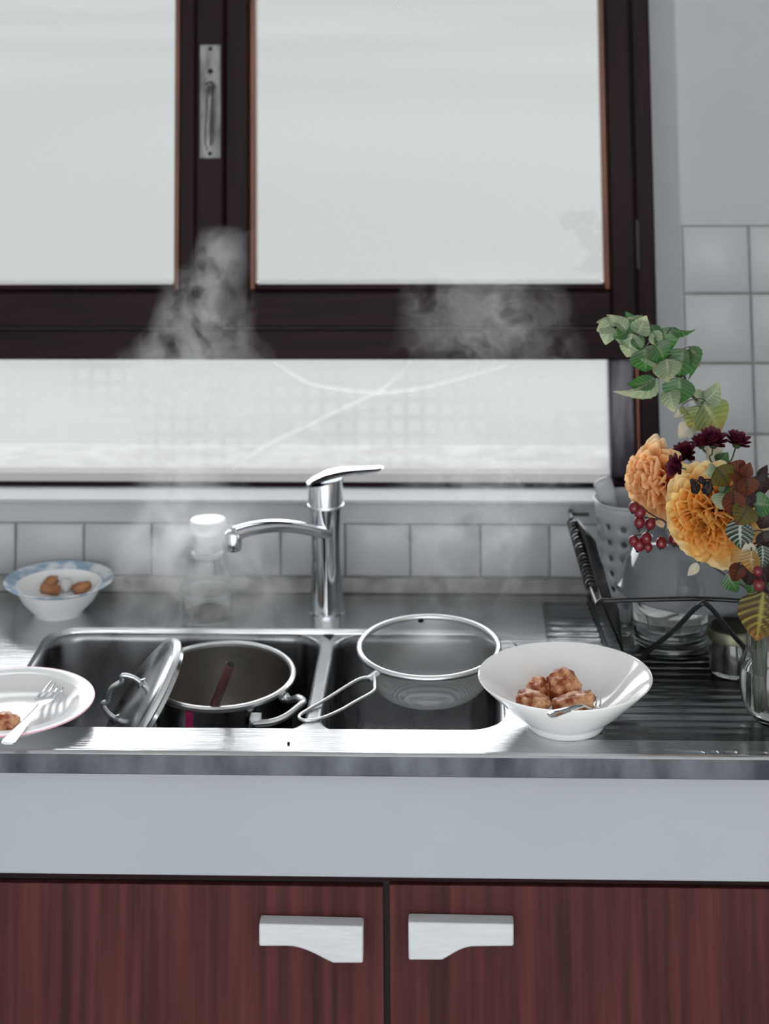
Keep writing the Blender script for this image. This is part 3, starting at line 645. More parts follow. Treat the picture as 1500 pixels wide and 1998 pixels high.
# end sheet hanging from the bar to the feet
sh = [bl_+ax*.05+Vector((.007,0,-.001)), bl_+ax*.97+Vector((.007,0,-.001)), PZ(1213,1272,.902), PZ(1207,1225,.915), PZ(1204,1190,.95), P(1190,1168,-.30), P(1170,1100,-.235), P(1158,1058,-.19), P(1140,1034,-.16)]
cen = sum(sh, Vector())/len(sh); nn_ = Vector((.85,.1,.35)).normalized()
b = MB(); b.prism(sh, nn_*.003); b.build('end_sheet', M_black, rack, angle=30)
FZ = .9036
legs = [(PZ(1250,1286,FZ), PZ(1372,1179,RZ), PZ(1521,1335,FZ)), (Vector((.322,-.026,FZ)), Vector((.47,bl_.y,RZ)), Vector((.610,-.026,FZ)))]
for A_, B_, D_ in legs:
    lg = spline([A_, A_.lerp(B_,.07)+Vector((0,0,.002)), A_.lerp(B_,.55), B_+Vector((-.008,0,-.003)), B_+Vector((.008,0,-.003)), D_.lerp(B_,.55), D_.lerp(B_,.07)+Vector((0,0,.002)), D_], 6)
    b = MB(); b.tube([Vector((p.x, p.y, max(p.z, FZ))) for p in lg], .0034, 10); b.build('leg', M_wire, rack)
for fw_ in ([legs[0][0], legs[0][0]+Vector((-.018,.002,0)), Vector((.338,-.262,FZ)), Vector((.330,-.150,FZ)), legs[1][0]], [legs[0][2], legs[0][2]+Vector((.012,.010,0)), Vector((.590,-.320,FZ)), Vector((.602,-.150,FZ)), legs[1][2]]):
    b = MB(); b.tube([Vector((p.x, p.y, FZ)) for p in spline(fw_, 5)], .003, 8); b.build('floor_wire', M_wire, rack)

# perforated cutlery cup
cc = Vector((.3835,-.088,.9003)); ch = .170; cup = thing('cutlery_cup', 'grey perforated cutlery cup standing behind the dish rack end', 'cup', cc)
def rad_(z): return lerp(.0375,.0535,(z/ch)**.9)
b = MB(); NC = 12; NR = 6; z_a, z_b = .012, .150
def cp(u, z): a = 2*math.pi*u; r = rad_(z); return cc+Vector((r*math.cos(a), r*math.sin(a), z))
for j in range(NR):
    for i in range(NC):
        u0_, u1_ = i/NC, (i+1)/NC; v0_, v1_ = lerp(z_a,z_b,j/NR), lerp(z_a,z_b,(j+1)/NR); um, vm = (u0_+u1_)/2, (v0_+v1_)/2
        sq = [(u0_,v0_),(um,v0_),(u1_,v0_),(u1_,vm),(u1_,v1_),(um,v1_),(u0_,v1_),(u0_,vm)]
        ho = [(um+.0052/(2*math.pi*rad_(vm))*math.cos(math.radians(a))*1.0, vm+.0052*math.sin(math.radians(a))) for a in (225,270,315,0,45,90,135,180)]
        b.add([cp(*p) for p in sq]+[cp(*p) for p in ho], [(k,(k+1) % 8,8+(k+1) % 8,8+k) for k in range(8)])
b.grid(lambda u, v: cp(u, lerp(.0,z_a,v)), 24, 2, True); b.grid(lambda u, v: cp(u, lerp(z_b,ch,v)), 24, 3, True)
b.add([cc]+[cp(k/24,0) for k in range(24)], [(0,(k+1) % 24+1,k+1) for k in range(24)])
bm = bmesh.new(); me = b.mesh('cup_wall', M_greyp, fix=False); bm.from_mesh(me); bmesh.ops.remove_doubles(bm, verts=bm.verts, dist=.0004); bmesh.ops.recalc_face_normals(bm, faces=bm.faces); bm.to_mesh(me); bm.free()
me.polygons.foreach_set('use_smooth', [True]*len(me.polygons))
o = link('cup_wall', me, cup); md = o.modifiers.new('solid','SOLIDIFY'); md.thickness = .0045; md.offset = -1
b = MB(); b.tube([cc+Vector((rad_(ch)*math.cos(2*math.pi*k/48), rad_(ch)*math.sin(2*math.pi*k/48), ch)) for k in range(48)], .0022, 8, closed=True); b.build('cup_rim', M_greyp, cup)
st = thing('spatula', 'smooth grey utensil with rounded end sticking out of the cutlery cup', 'utensil', cc+Vector((.0,0,.01)))
e1 = P(1173,934,-.105); e0 = Vector((.4035,-.088,.9085)); sp2 = spline([e0, e0.lerp(e1,.45), e0.lerp(e1,.7), e0.lerp(e1,.85), e0.lerp(e1,.96), e1], 4); n_ = len(sp2)
rr_ = [.006 if i/(n_-1) < .35 else lerp(.006,.0150,min(1,(i/(n_-1)-.35)/.3)) for i in range(n_)]; rr_[-1] = .004; rr_[-2] = .010; rr_[-3] = .0135
b = MB(); b.tube(sp2, rr_, 16, flat=.5, up=(.2,-1,.1)); b.build('blade', M_spat, st)

# jar, upturned bowl over it, lidded jar, little glass
jc = Vector((.4300,-.2150,.9003)); jar = thing('preserving_jar', 'large clear glass jar with ridged neck turned upside down under the grey bowl', 'jar', jc)
jp = [(.050,.0),(.0535,.001),(.0545,.006),(.0530,.010),(.0560,.0135),(.0560,.018),(.0530,.0215),(.0560,.025),(.0560,.030),(.0535,.034),(.0545,.040),(.0555,.060),(.0540,.100),(.045,.130),(.033,.1490),(.018,.1590),(0,.1605)]
b = MB(); b.lathe(jp+[(0,.1590),(.017,.1575),(.031,.1475),(.0425,.128),(.0508,.099),(.0520,.060),(.0510,.040),(.0495,.033),(.0495,.0)], 56, Matrix.Translation(jc), close=False); b.build('jar_body', M_glass, jar)
gc = Vector((.4545,-.2300,.985)); GT = Matrix.Translation(gc) @ Matrix.Rotation(math.radians(2.5), 4, 'Y')
gb_ = thing('mixing_bowl', 'grey enamel bowl turned upside down over the glass jar', 'bowl', gc)
b = MB(); b.lathe([(.1035,.0),(.1065,.0012),(.1068,.004),(.1035,.0065),(.094,.030),(.082,.055),(.070,.070),(.052,.0775),(.03,.0785),(.03,.0765),(0,.0765),(0,.0735),(.050,.0740),(.067,.067),(.079,.052),(.091,.029),(.1005,.006)], 72, GT, close=False); b.build('bowl_body', M_enam, gb_)
kc = Vector((.5105,-.305,.9003)); kj = thing('jam_jar', 'low glass jar with dull green metal lid under the dish rack', 'jar', kc)
b = MB(); b.lathe([(0,0),(.034,0),(.0365,.004),(.0365,.035),(.0340,.044),(.0340,.050),(.031,.050),(.031,.044),(.0335,.034),(.0335,.006),(0,.004)], 40, Matrix.Translation(kc)); b.build('jar_body', M_glass, kj)
b = MB(); b.lathe([(0,.0045),(.0330,.0065),(.0330,.034),(.0305,.043),(0,.043)], 32, Matrix.Translation(kc)); b.build('contents', mat('dark_jam', (.02,.012,.008), .3), kj)
b = MB(); b.lathe([(.0365,.046),(.0385,.0465),(.0385,.058),(.0370,.0605),(.0330,.0615),(.032,.0605),(0,.0605)], 48, Matrix.Translation(kc)); b.build('lid', M_lid, kj)
tcn_ = Vector((.3660,-.168,.9003)); tg = MB(); tg.lathe([(0,0),(.010,0),(.012,.003),(.0145,.045),(.0135,.045),(.0105,.006),(0,.005)], 10, Matrix.Translation(tcn_))
tag(tg.build('shot_glass', M_glass, angle=20), 'small faceted clear glass beside the upturned jar', 'glass')

# ------------------------------------------------------------------ vase
vc = Vector((.5365,-.480,.8993)); vase = thing('vase', 'clear glass vase full of stems at the end of the worktop', 'vase', vc)
vp = [(0,.001),(.018,.001),(.023,.004),(.036,.016),(.0430,.032),(.0455,.048),(.0440,.066),(.0390,.083),(.0345,.095),(.0335,.105),(.0350,.130),(.0400,.147),(.0425,.150),(.0415,.152),(.0385,.148)]
vin = [(.0330,.130),(.0315,.105),(.0325,.095),(.0370,.083),(.0418,.066),(.0432,.048),(.0408,.032),(.034,.018),(.021,.007),(0,.006)]
b = MB(); b.lathe(vp+vin, 56, Matrix.Translation(vc)); b.build('vase_body', M_glass, vase)
b = MB(); b.lathe([(0,.0064),(.0205,.0074),(.0335,.0184),(.0403,.0324),(.0427,.048),(.0413,.066),(.0400,.0715),(0,.0715)], 48, Matrix.Translation(vc)); o = b.build('vase_water', M_water); tag(o, 'clear water in the glass vase', 'water')

# ------------------------------------------------------------------ leaves and petals
def leaf_mesh(name, m, curl=.15, fold=.12, pleat=.012, width=1.0, N=7, serr=.03, nu=13, nv=27, base=.75, side=0):
    """blade along +y (0..1), half width about .5*width, tip pointed"""
    vs = []; vein = []
    for j in range(nv):
        t = j/(nv-1); w = .5*width*(math.sin(math.pi*min(1, t**base))**.85 if 0 < t < 1 else 0)*(1-.25*t) + .004
        for i in range(nu):
            s_ = 2*i/(nu-1)-1; ph = (t-abs(s_)*.22)*N
            x = s_*w*(1+serr*math.cos(2*math.pi*ph*2)*(abs(s_) > .95))
            k = .5+.5*math.cos(2*math.pi*ph)
            z = fold*abs(s_)*w - pleat*k*(1-.2*t)*min(1,abs(s_)*3) - curl*t*t*(1 if t < 1 else 1)
            y = t*(1-.30*curl*t) + .06*abs(s_)*abs(s_)*w*0
            vs.append((x+side*t*t, y, z)); vein.append(max(k**6, max(0, 1-abs(s_)*9)))
    fs = [(j*nu+i, j*nu+i+1, (j+1)*nu+i+1, (j+1)*nu+i) for j in range(nv-1) for i in range(nu-1)]
    me = bpy.data.meshes.new(name); me.from_pydata(vs, [], fs); me.materials.append(m)
    at_ = me.attributes.new('vein','FLOAT','POINT'); at_.data.foreach_set('value', vein)
    me.polygons.foreach_set('use_smooth', [True]*len(me.polygons)); me.update(); return me
def place_leaf(me, B, T, parent, nrm=(0,-1,.35), wid=1.0, name='leaf', roll=0, thick=1):
    """put a leaf mesh with its base at B and tip at T"""
    y = T-B; Ls = y.length; y.normalize(); n_ = Vector(nrm); n_ = (n_-y*n_.dot(y)).normalized()
    if roll: n_.rotate(Matrix.Rotation(math.radians(roll), 3, y))
    x = y.cross(n_); Mt = Matrix((x*Ls*wid, y*Ls, n_*Ls*thick)).transposed().to_4x4(); Mt.translation = B
    o = bpy.data.objects.new(name, me); C.objects.link(o); o.parent = parent
    o.matrix_parent_inverse = parent.matrix_basis.inverted(); o.matrix_basis = Mt
    return o
LG = leaf_mat('green_leaf', (.055,.105,.055), (.020,.135,.014), .35, .3, vein=(.14,.22,.10))
LP = leaf_mat('pale_leaf', (.15,.22,.13), (.26,.33,.18), .45, .5, tipcol=(.5,.46,.27), vein=(.4,.45,.32))
LY = leaf_mat('yellowing_leaf', (.13,.20,.09), (.26,.28,.07), .4, .3, tipcol=(.42,.27,.09), vein=(.36,.38,.16))
LB = leaf_mat('russet_leaf', (.090,.022,.009), (.15,.036,.012), .35, .45, tipcol=(.10,.03,.02), vein=(.032,.014,.010), spec=.22)
LO = leaf_mat('olive_leaf', (.075,.055,.008), (.11,.090,.010), .3, .42, tipcol=(.17,.06,.03), vein=(.035,.03,.012), spec=.22)
LBIG = leaf_mat('bronze_leaf', (.045,.030,.012), (.07,.038,.014), .3, .4, tipcol=(.24,.075,.035), vein=(.30,.27,.06), spec=.22)
LW = leaf_mat('white_veined_leaf', (.012,.022,.014), (.012,.03,.016), .2, .4, vein=(.42,.46,.42), spec=.22)
LK = leaf_mat('dark_leaf', (.020,.014,.013), (.03,.014,.014), .2, .4, vein=(.05,.03,.03), spec=.22)
LC = leaf_mat('cream_leaf', (.50,.50,.40), (.62,.52,.38), .4, .5, vein=(.6,.6,.5))
LA = leaf_mat('amber_leaf', (.22,.14,.03), (.34,.16,.025), .35, .42, vein=(.5,.36,.16))
LMESH = {}
def LMs(m, kind):
    key = (m.name, kind)
    if key not in LMESH:
        cu, fo, wd, sd_ = {'flat':(.22,.28,.8,.03), 'droop':(.45,.40,.75,-.05), 'curl':(.80,.45,.6,.10), 'narrow':(.55,.50,.45,.15), 'broad':(.38,.32,1.0,.06)}[kind]
        LMESH[key] = leaf_mesh('leaf', m, cu, fo, .030, wd*1.22, side=sd_)
    return LMESH[key]

M_stem = mat('woody_stem', (.045,.022,.022), .5, vary=.3, vscale=80)
M_gstem = mat('green_stem', (.06,.10,.04), .5, vary=.2, vscale=60)
MOUTH = vc+Vector((-.012,0,.150)); DEEP = vc+Vector((-.008,0,.030))

SLOT = {'leafy':(.004,.022), 'd1':(-.022,.010), 'd2':(-.019,-.007), 'd3':(-.012,.004), 'hip':(-.0265,.001), 'hip2':(.006,-.021), 'm0':(-.0185,.002), 'm1':(-.003,.014), 'm2':(.004,.010), 'm3':(.009,.005), 'm4':(.015,.012)}
def foot(k, *zs):
    """points of a stem inside the vase, from the mouth down"""
    dx, dy = SLOT[k]; return [vc+Vector((dx, dy, z)) for z in zs]
def stalks(pts, bases, m, par, r=.0007):
    """leaf stalks from each leaf base to the nearest point of its stem"""
    for B in bases:
        q_ = min(pts, key=lambda p: (p-B).length+.35*max(0, p.z-B.z))
        if (q_-B).length > .003:
            b = MB(); b.tube(spline([B, B.lerp(q_,.5)+Vector((0,0,.002)), q_], 3), r, 6); b.build('leaf_stalk', m, par)
# green leafy branch
gbr = thing('leafy_branch', 'tall branch of drooping green leaves reaching over the window corner', 'branch', DEEP)
stem = foot('leafy',.022,.08,.135,.165) + [P(1412,1010,-.395), P(1400,960,-.383), P(1390,900,-.383), P(1384,850,-.388), P(1364,792,-.40), P(1346,765,-.408), P(1335,735,-.400), P(1318,692,-.393), P(1283,668,-.388), P(1250,645,-.385), P(1192,633,-.385)]
b = MB(); s2 = spline(stem, 5); b.tube(s2, [lerp(.0030,.0011,i/(len(s2)-1)) for i in range(len(s2))], 8); b.build('stem', M_stem, gbr)
GL = [ # base px, tip px, material, kind, roll
 ((1190,635),(1181,671),LP,'flat',0),((1190,634),(1168,621),LP,'droop',30),((1192,632),(1164,646),LP,'droop',-20),((1202,636),(1192,615),LP,'flat',20),
 ((1222,646),(1203,611),LP,'curl',40),((1241,647),(1229,615),LG,'droop',10),((1268,634),(1237,604),LP,'narrow',70),((1244,652),(1257,622),LP,'flat',-20),
 ((1204,640),(1212,689),LP,'narrow',60),((1224,648),(1198,656),LG,'flat',10),((1232,650),(1227,704),LP,'droop',-25),((1240,655),(1250,685),LG,'droop',0),
 ((1257,680),(1262,732),LG,'broad',10),((1260,676),(1277,713),LP,'flat',20),((1278,670),(1304,704),LG,'broad',-10),((1293,640),(1312,686),LG,'broad',0),
 ((1270,648),(1292,672),LP,'flat',20),((1268,634),(1288,655),LG,'flat',-30),
 ((1333,680),(1325,738),LG,'broad',0),((1326,736),(1324,792),LG,'broad',0),((1300,700),(1308,746),LP,'broad',-15),((1288,700),(1300,742),LP,'flat',30),
 ((1284,738),(1232,802),LP,'narrow',-50),((1278,738),(1228,765),LG,'narrow',-20),((1309,640),(1355,664),LG,'narrow',70),((1346,676),(1377,724),LG,'curl',-35),((1344,682),(1362,712),LY,'narrow',20),
 ((1304,758),(1314,800),LP,'flat',20),((1372,787),(1413,844),LY,'broad',0),((1362,792),(1352,844),LY,'flat',10),
 ((1372,785),(1349,764),LP,'flat',20),((1376,783),(1386,764),LP,'flat',-20),((1376,782),(1412,756),LP,'droop',30),((1340,800),(1313,812),LC,'narrow',20),((1346,828),(1327,852),LC,'flat',0),((1330,790),(1343,825),LY,'narrow',40),((1395,900),(1386,872),LC,'broad',20),((1400,903),(1419,888),LG,'broad',20)]
GB = []
for (b0, t0, m_, k_, ro) in GL:
    yb = -.407+R.uniform(-.010,.010); GB.append(P(*b0, yb)); t0 = (lerp(b0[0],t0[0],1.1), lerp(b0[1],t0[1],1.1)); place_leaf(LMs(m_, k_), P(*b0, yb), P(*t0, yb-R.uniform(.0,.02)), gbr, (R.uniform(-.25,.25),-1,.45), 1, roll=ro)
stalks(s2[18:], GB, M_stem, gbr)

# dahlias
def petal_mesh(m, cup=.5, w=.42, tipc=.0, nu=7, nv=8):
    vs = []
    for j in range(nv):
        t = j/(nv-1); wd = w*(t**.55)*(1-.90*max(0,(t-.62)/.38)**2.4)+.03
        for i in range(nu):
            s_ = 2*i/(nu-1)-1; vs.append((s_*wd*(1-.25*cup*s_*s_), t, cup*wd*s_*s_*1.3 - .10*t + (.22+tipc)*t*t))
    fs = [(j*nu+i, j*nu+i+1, (j+1)*nu+i+1, (j+1)*nu+i) for j in range(nv-1) for i in range(nu-1)]
    me = bpy.data.meshes.new('petal'); me.from_pydata(vs, [], fs); me.materials.append(m)
    me.polygons.foreach_set('use_smooth', [True]*len(me.polygons)); me.update(); return me
def dahlia(label, ctr, nrm, rad, mats, n=110, squash=1.0, stem_pts=None, thmax=100, seed=1, inner=.22):
    rg = random.Random(seed); nz = Vector(nrm).normalized(); F = frame(nz, (0,0,1)).to_3x3()
    d = thing('dahlia', label, 'flower', ctr, 'dahlias in the vase')
    meshes = [petal_mesh(mats[0], 1.0, .32, .25), petal_mesh(mats[1], .75, .40, .08), petal_mesh(mats[2], .35, .42, -.10)]
    for i in range(n):
        t = (i+.5)/n; az = i*2.39996+rg.uniform(-.12,.12); th = math.radians(lerp(6, thmax, t**.72)+rg.uniform(-4,4))
        e = F @ Vector((math.cos(az), math.sin(az), 0)); ax_ = (nz*math.cos(th)+e*math.sin(th)).normalized()
        up_ = (nz*math.sin(th)-e*math.cos(th)).normalized()          # inner face of the petal looks to the axis
        ln2 = rad*lerp(inner+.12, 1, t**.62)*rg.uniform(.93,1.05); B = Vector(ctr)-nz*rad*.25+e*rad*.10*t
        x = ax_.cross(up_); me = meshes[0 if t < .3 else 1 if t < .68 else 2]
        Mt = Matrix((x*ln2*lerp(.75,1.0,t), ax_*ln2, up_*ln2)).transposed().to_4x4(); Mt.translation = B
        o = bpy.data.objects.new('petal', me); C.objects.link(o); o.parent = d; o.matrix_parent_inverse = d.matrix_basis.inverted(); o.matrix_basis = Mt
    b = MB(); b.lathe([(0,-.42*rad),(.10*rad,-.40*rad),(.17*rad,-.28*rad),(.12*rad,-.15*rad),(0,-.12*rad)], 16, Matrix.Translation(ctr) @ F.to_4x4()); b.build('calyx', M_gstem, d)
    if stem_pts:
        s2 = spline(stem_pts, 5); b = MB(); b.tube(s2, .0026, 8); b.build('stem', M_gstem, d)
    return d
PO = [leaf_mat('petal_peach_inner', (.80,.22,.05), (.92,.48,.18), .5, .5, tipcol=(.95,.68,.38)), leaf_mat('petal_peach', (.85,.26,.07), (.95,.56,.24), .5, .5, tipcol=(.97,.70,.42)), leaf_mat('petal_peach_outer', (.88,.32,.10), (.95,.60,.28), .5, .5, tipcol=(.98,.80,.54))]
PY = [leaf_mat('petal_gold_inner', (.50,.16,.020), (.85,.42,.07), .45, .5, tipcol=(.92,.62,.20)), leaf_mat('petal_gold', (.80,.30,.04), (.94,.54,.13), .5, .5, tipcol=(.96,.74,.32)), leaf_mat('petal_gold_outer', (.86,.38,.08), (.95,.62,.20), .5, .5, tipcol=(.97,.82,.46))]
c1 = P(1272,940,-.420); c2 = P(1384,1012,-.515)
dahlia('peach orange dahlia seen from the side, beside the window', c1, (-.84,-.50,.10), .0555, PO, 100, stem_pts=[c1+Vector((.012,.012,-.006)), P(1345,1000,-.405), P(1412,1080,-.435)]+foot('d1',.165,.135,.08,.022), thmax=100, seed=3)
gold = dahlia('golden yellow dahlia facing the room, in front of the grey bowl', c2, (-.42,-.88,-.05), .0680, PY, 130, stem_pts=[c2+Vector((.02,.03,-.005)), P(1425,1090,-.478)]+foot('d2',.165,.135,.08,.022), thmax=104, seed=5)
wl = P(1360,1098,-.500); place_leaf(LMs(LC,'narrow'), wl, P(1345,1134,-.505), gold)
stalks(spline([c2+Vector((.02,.03,-.005)), P(1425,1090,-.478)], 6), [wl], M_gstem, gold)
c3 = P(1381,948,-.442)
dahlia('pale yellow dahlia hidden behind the golden one', c3, (.1,.5,.6), .036, [PY[2]]*3, 46, stem_pts=[c3, P(1410,1040,-.455)]+foot('d3',.165,.135,.08,.022), thmax=100, seed=8)

# burgundy chrysanthemums
MUM = leaf_mat('burgundy_petal', (.05,.004,.012), (.085,.006,.020), .2, .5, tipcol=(.13,.012,.035))
mum_me = petal_mesh(MUM, .4, .26, .1, 5, 6)
ML = ['burgundy chrysanthemum low at the left of its spray, over the peach dahlia','burgundy chrysanthemum above the lowest one of its spray','burgundy chrysanthemum half hidden under the big yellowing leaf','widest burgundy chrysanthemum just under the big yellowing leaf','burgundy chrysanthemum standing apart before the wall tiles']
for k, (px, py, rx, nv_, root, y_) in enumerate([(1322,902,26,(-.65,-.5,.4),(1352,917),-.486),(1338,880,30,(-.25,-.5,.75),(1360,912),-.412),(1368,861,26,(-.2,-.1,1),(1378,885),-.402),(1391,857,36,(.05,-.4,1),(1387,900),-.446),(1437,858,32,(.25,-.25,1),(1421,915),-.440)]):
    c_ = P(px, py+8, y_); nz = Vector(nv_).normalized(); F = frame(nz).to_3x3(); rd = rx/1440
    f = thing('chrysanthemum', ML[k], 'flower', c_, 'burgundy chrysanthemums in the vase')
    for i in range(34):
        t = (i+.5)/34; az = i*2.39996; th = math.radians(lerp(15,86,t**.7)); e = F @ Vector((math.cos(az), math.sin(az), 0))
        ax_ = (nz*math.cos(th)+e*math.sin(th)).normalized(); up_ = (nz*math.sin(th)-e*math.cos(th)).normalized(); l2 = rd*lerp(.6,1.05,t)*R.uniform(.9,1.1); x = ax_.cross(up_)
        Mt = Matrix((x*l2, ax_*l2, up_*l2)).transposed().to_4x4(); Mt.translation = c_
        o = bpy.data.objects.new('petal', mum_me); C.objects.link(o); o.parent = f; o.matrix_parent_inverse = f.matrix_basis.inverted(); o.matrix_basis = Mt
    b = MB(); b.lathe([(0,-.28*rd),(.2*rd,-.22*rd),(.34*rd,0),(.25*rd,.1*rd),(0,.15*rd)], 12, Matrix.Translation(c_) @ F.to_4x4()); b.build('calyx', M_gstem, f)
    mids = [P(1346,950,-.474), P(1392,1062,-.466)] if k == 0 else [P(1405+11*k, 985, -.404), P(1432+9*k, 1075, -.432)]
    rp = P(root[0]-14*(k == 0), root[1], -.482 if k == 0 else (y_-.405)/2); b = MB(); b.tube(spline([c_-nz*.2*rd, c_.lerp(rp,.5)-nz*.003, rp]+mids+foot('m%d' % k,.165,.135,.08,.022+.004*k), 5), .0011, 6); b.build('stem', M_gstem, f)

# rosehips
M_hip = mat('rosehip_skin', (.085,.003,.008), .22, col2=(.16,.006,.015), vscale=40, spec=.6)
hip = thing('rosehip_sprig', 'sprig of dark red rosehips hanging below the peach dahlia', 'berries', P(1330,1060,-.46))
hipm = MB(); hipm.lathe([(0,-1.05),(.35,-.98),(.75,-.68),(1,-.05),(.88,.5),(.5,.9),(.18,1.0),(0,.98)], 18); hip_me = hipm.mesh('berry', M_hip)
crm = MB(); crm.lathe([(0,-1.2),(.14,-1.22),(.26,-1.12),(.30,-.98),(0,-.95)], 8); crown_me = crm.mesh('crown', M_dark)
def berry(px, py, r, y_, parent, dirv):
    q = frame(Vector(dirv)); Mt = Matrix.Translation(P(px, py, y_)) @ q @ Matrix.Scale(r/1440, 4)
    o = bpy.data.objects.new('berry', hip_me); C.objects.link(o); o.parent = parent; o.matrix_parent_inverse = parent.matrix_basis.inverted(); o.matrix_basis = Mt
    c_ = bpy.data.objects.new('crown', crown_me); C.objects.link(c_); c_.parent = o
    return o
HIPS = [(1237,990,11,(1285,1012)),(1248,999,12,(1285,1012)),(1247,1019,11,(1285,1012)),(1268,1022,11,(1285,1012)),(1236,1055,10,(1262,1040)),(1247,1063,12,(1262,1040)),(1261,1050,11,(1262,1040)),(1264,1067,9,(1262,1040)),(1290,1059,11,(1320,1066)),(1315,1031,12,(1335,1040)),(1315,1052,12,(1335,1060))]
b = MB()
for px, py, r_, rt in HIPS:
    yy = (-.474 if px < 1300 else -.458)+R.uniform(-.004,.004); d_ = Vector((R.uniform(.1,.5),R.uniform(.1,.7),R.uniform(.5,.9))); berry(px, py, r_, yy, hip, d_)
    b.tube(spline([P(px,py,yy)+d_.normalized()*r_/1440, P((px+rt[0])/2,(py+rt[1])/2-4,-.462), P(*rt,-.465)],4), .0008, 6)
b.tube(spline([P(1262,1040,-.465), P(1285,1012,-.465), P(1320,1040,-.455), P(1340,1062,-.448), P(1400,1112,-.458)]+foot('hip',.165,.135,.08,.03),5), .0012, 7)
b.tube(spline([P(1285,1052,-.465), P(1320,1066,-.458), P(1345,1072,-.448), P(1400,1112,-.458)],4), .0009, 6); b.build('stalk', M_stem, hip)
hp2 = thing('rosehip_sprig', 'two red rosehips among dark leaves above the vase mouth', 'berries', P(1480,1160,-.52))
berry(1480,1141,11,-.606,hp2,(.1,.3,1)); berry(1478,1115,9,-.606,hp2,(.2,.3,1))
b = MB(); b.tube(spline([P(1480,1134,-.604), P(1494,1140,-.595), P(1500,1160,-.560)]+foot('hip2',.170,.135,.08,.03),4), .0009, 6); b.tube([P(1478,1110,-.604), P(1491,1122,-.600), P(1494,1140,-.595)], .0008, 6); b.build('stalk', M_stem, hp2)

# russet bramble branch, front right
rb = thing('bramble_branch', 'bramble branch of russet and olive leaves beside the golden dahlia', 'branch', DEEP)
s2 = spline([vc+Vector((-.016,-.019,.028)), vc+Vector((-.010,-.020,.08)), vc+Vector((-.008,-.026,.115)), vc+Vector((-.007,-.0345,.150)), vc+Vector((-.006,-.040,.170)), P(1470,1090,-.560), P(1462,1030,-.568), P(1456,985,-.570), P(1452,935,-.565), P(1425,950,-.566), P(1400,935,-.563), P(1362,938,-.568)], 5)
b = MB(); b.tube(s2, [lerp(.0034,.0009,min(1,i/(len(s2)-1)*1.25)) for i in range(len(s2))], 8); b.tube(spline([P(1456,985,-.57), P(1470,945,-.56), P(1505,922,-.55)],4), .0011, 6); b.build('stem', M_stem, rb)
BL = [((1430,957),(1431,1014),LB,'flat',0,-.555),((1460,985),(1440,1030),LO,'broad',0,-.55),((1444,1012),(1441,1084),LW,'droop',15,-.545),((1412,962),(1404,1002),LP,'broad',10,-.535),
 ((1398,912),(1429,952),LO,'broad',10,-.545),((1451,930),(1418,908),LB,'broad',10,-.54),((1451,929),(1464,904),LB,'flat',0,-.545),((1455,930),(1462,977),LB,'broad',-10,-.545),((1477,930),(1494,974),LK,'broad',0,-.53),
 ((1430,951),(1458,944),LB,'droop',0,-.55),((1476,931),(1506,915),LK,'droop',30,-.535),((1484,935),(1510,958),LP,'flat',0,-.52),((1470,984),(1512,984),LG,'broad',0,-.53),((1413,945),(1416,976),LG,'flat',20,-.53),
 ((1399,916),(1378,928),LP,'broad',0,-.53),((1476,1070),(1440,1086),LC,'droop',10,-.545),((1466,1074),(1462,1128),LA,'droop',15,-.55),((1487,1064),(1491,1116),LW,'droop',-15,-.54),((1484,1060),(1500,1110),LK,'broad',0,-.535),
 ((1489,1154),(1478,1264),LBIG,'flat',0,-.56),((1440,1098),(1432,1142),LB,'droop',0,-.52),((1418,1118),(1441,1160),LG,'flat',10,-.515),((1497,995),(1488,1040),LK,'broad',0,-.53),((1488,1036),(1504,1076),LK,'broad',0,-.53),
 ((1468,1100),(1460,1150),LK,'broad',0,-.52),((1492,1095),(1500,1150),LK,'broad',0,-.525),((1470,1130),(1462,1170),LG,'droop',20,-.515),((1450,965),(1478,990),LK,'broad',0,-.53),((1440,960),(1462,985),LG,'flat',20,-.525),((1450,1055),(1470,1068),LB,'droop',20,-.54)]
BB = []
for (b0, t0, m_, k_, ro, yy) in BL:
    yy -= .032; BB.append(P(*b0, yy)); place_leaf(LMs(m_, k_), P(*b0, yy), P(*t0, yy-R.uniform(0,.012)), rb, (R.uniform(-.2,.2),-1,.3), 1, roll=ro)
for px, py, r_ in ((1356,951,8),(1380,953,9),(1366,936,5),(1374,940,4),(1388,942,6),(1349,940,4)):
    o = bpy.data.objects.new('seed_head', bpy.data.meshes.new('seed_head')); bm = bmesh.new(); bmesh.ops.create_icosphere(bm, subdivisions=3, radius=r_/1460)
    for v in bm.verts: v.co = Vector((v.co.x,v.co.y,v.co.z*1.25))*(1+.75*noise.noise(v.co*260+Vector((px,0,0)))+.3*noise.noise(v.co*800+Vector((0,px,0))))
    bm.to_mesh(o.data); bm.free(); o.data.materials.append(LK); o.data.polygons.foreach_set('use_smooth',[True]*len(o.data.polygons)); C.objects.link(o); o.parent = rb; o.matrix_parent_inverse = rb.matrix_basis.inverted(); o.location = P(px,py,-.572); BB.append(P(px,py,-.572))

stalks(s2[18:], BB, M_stem, rb, .0008)

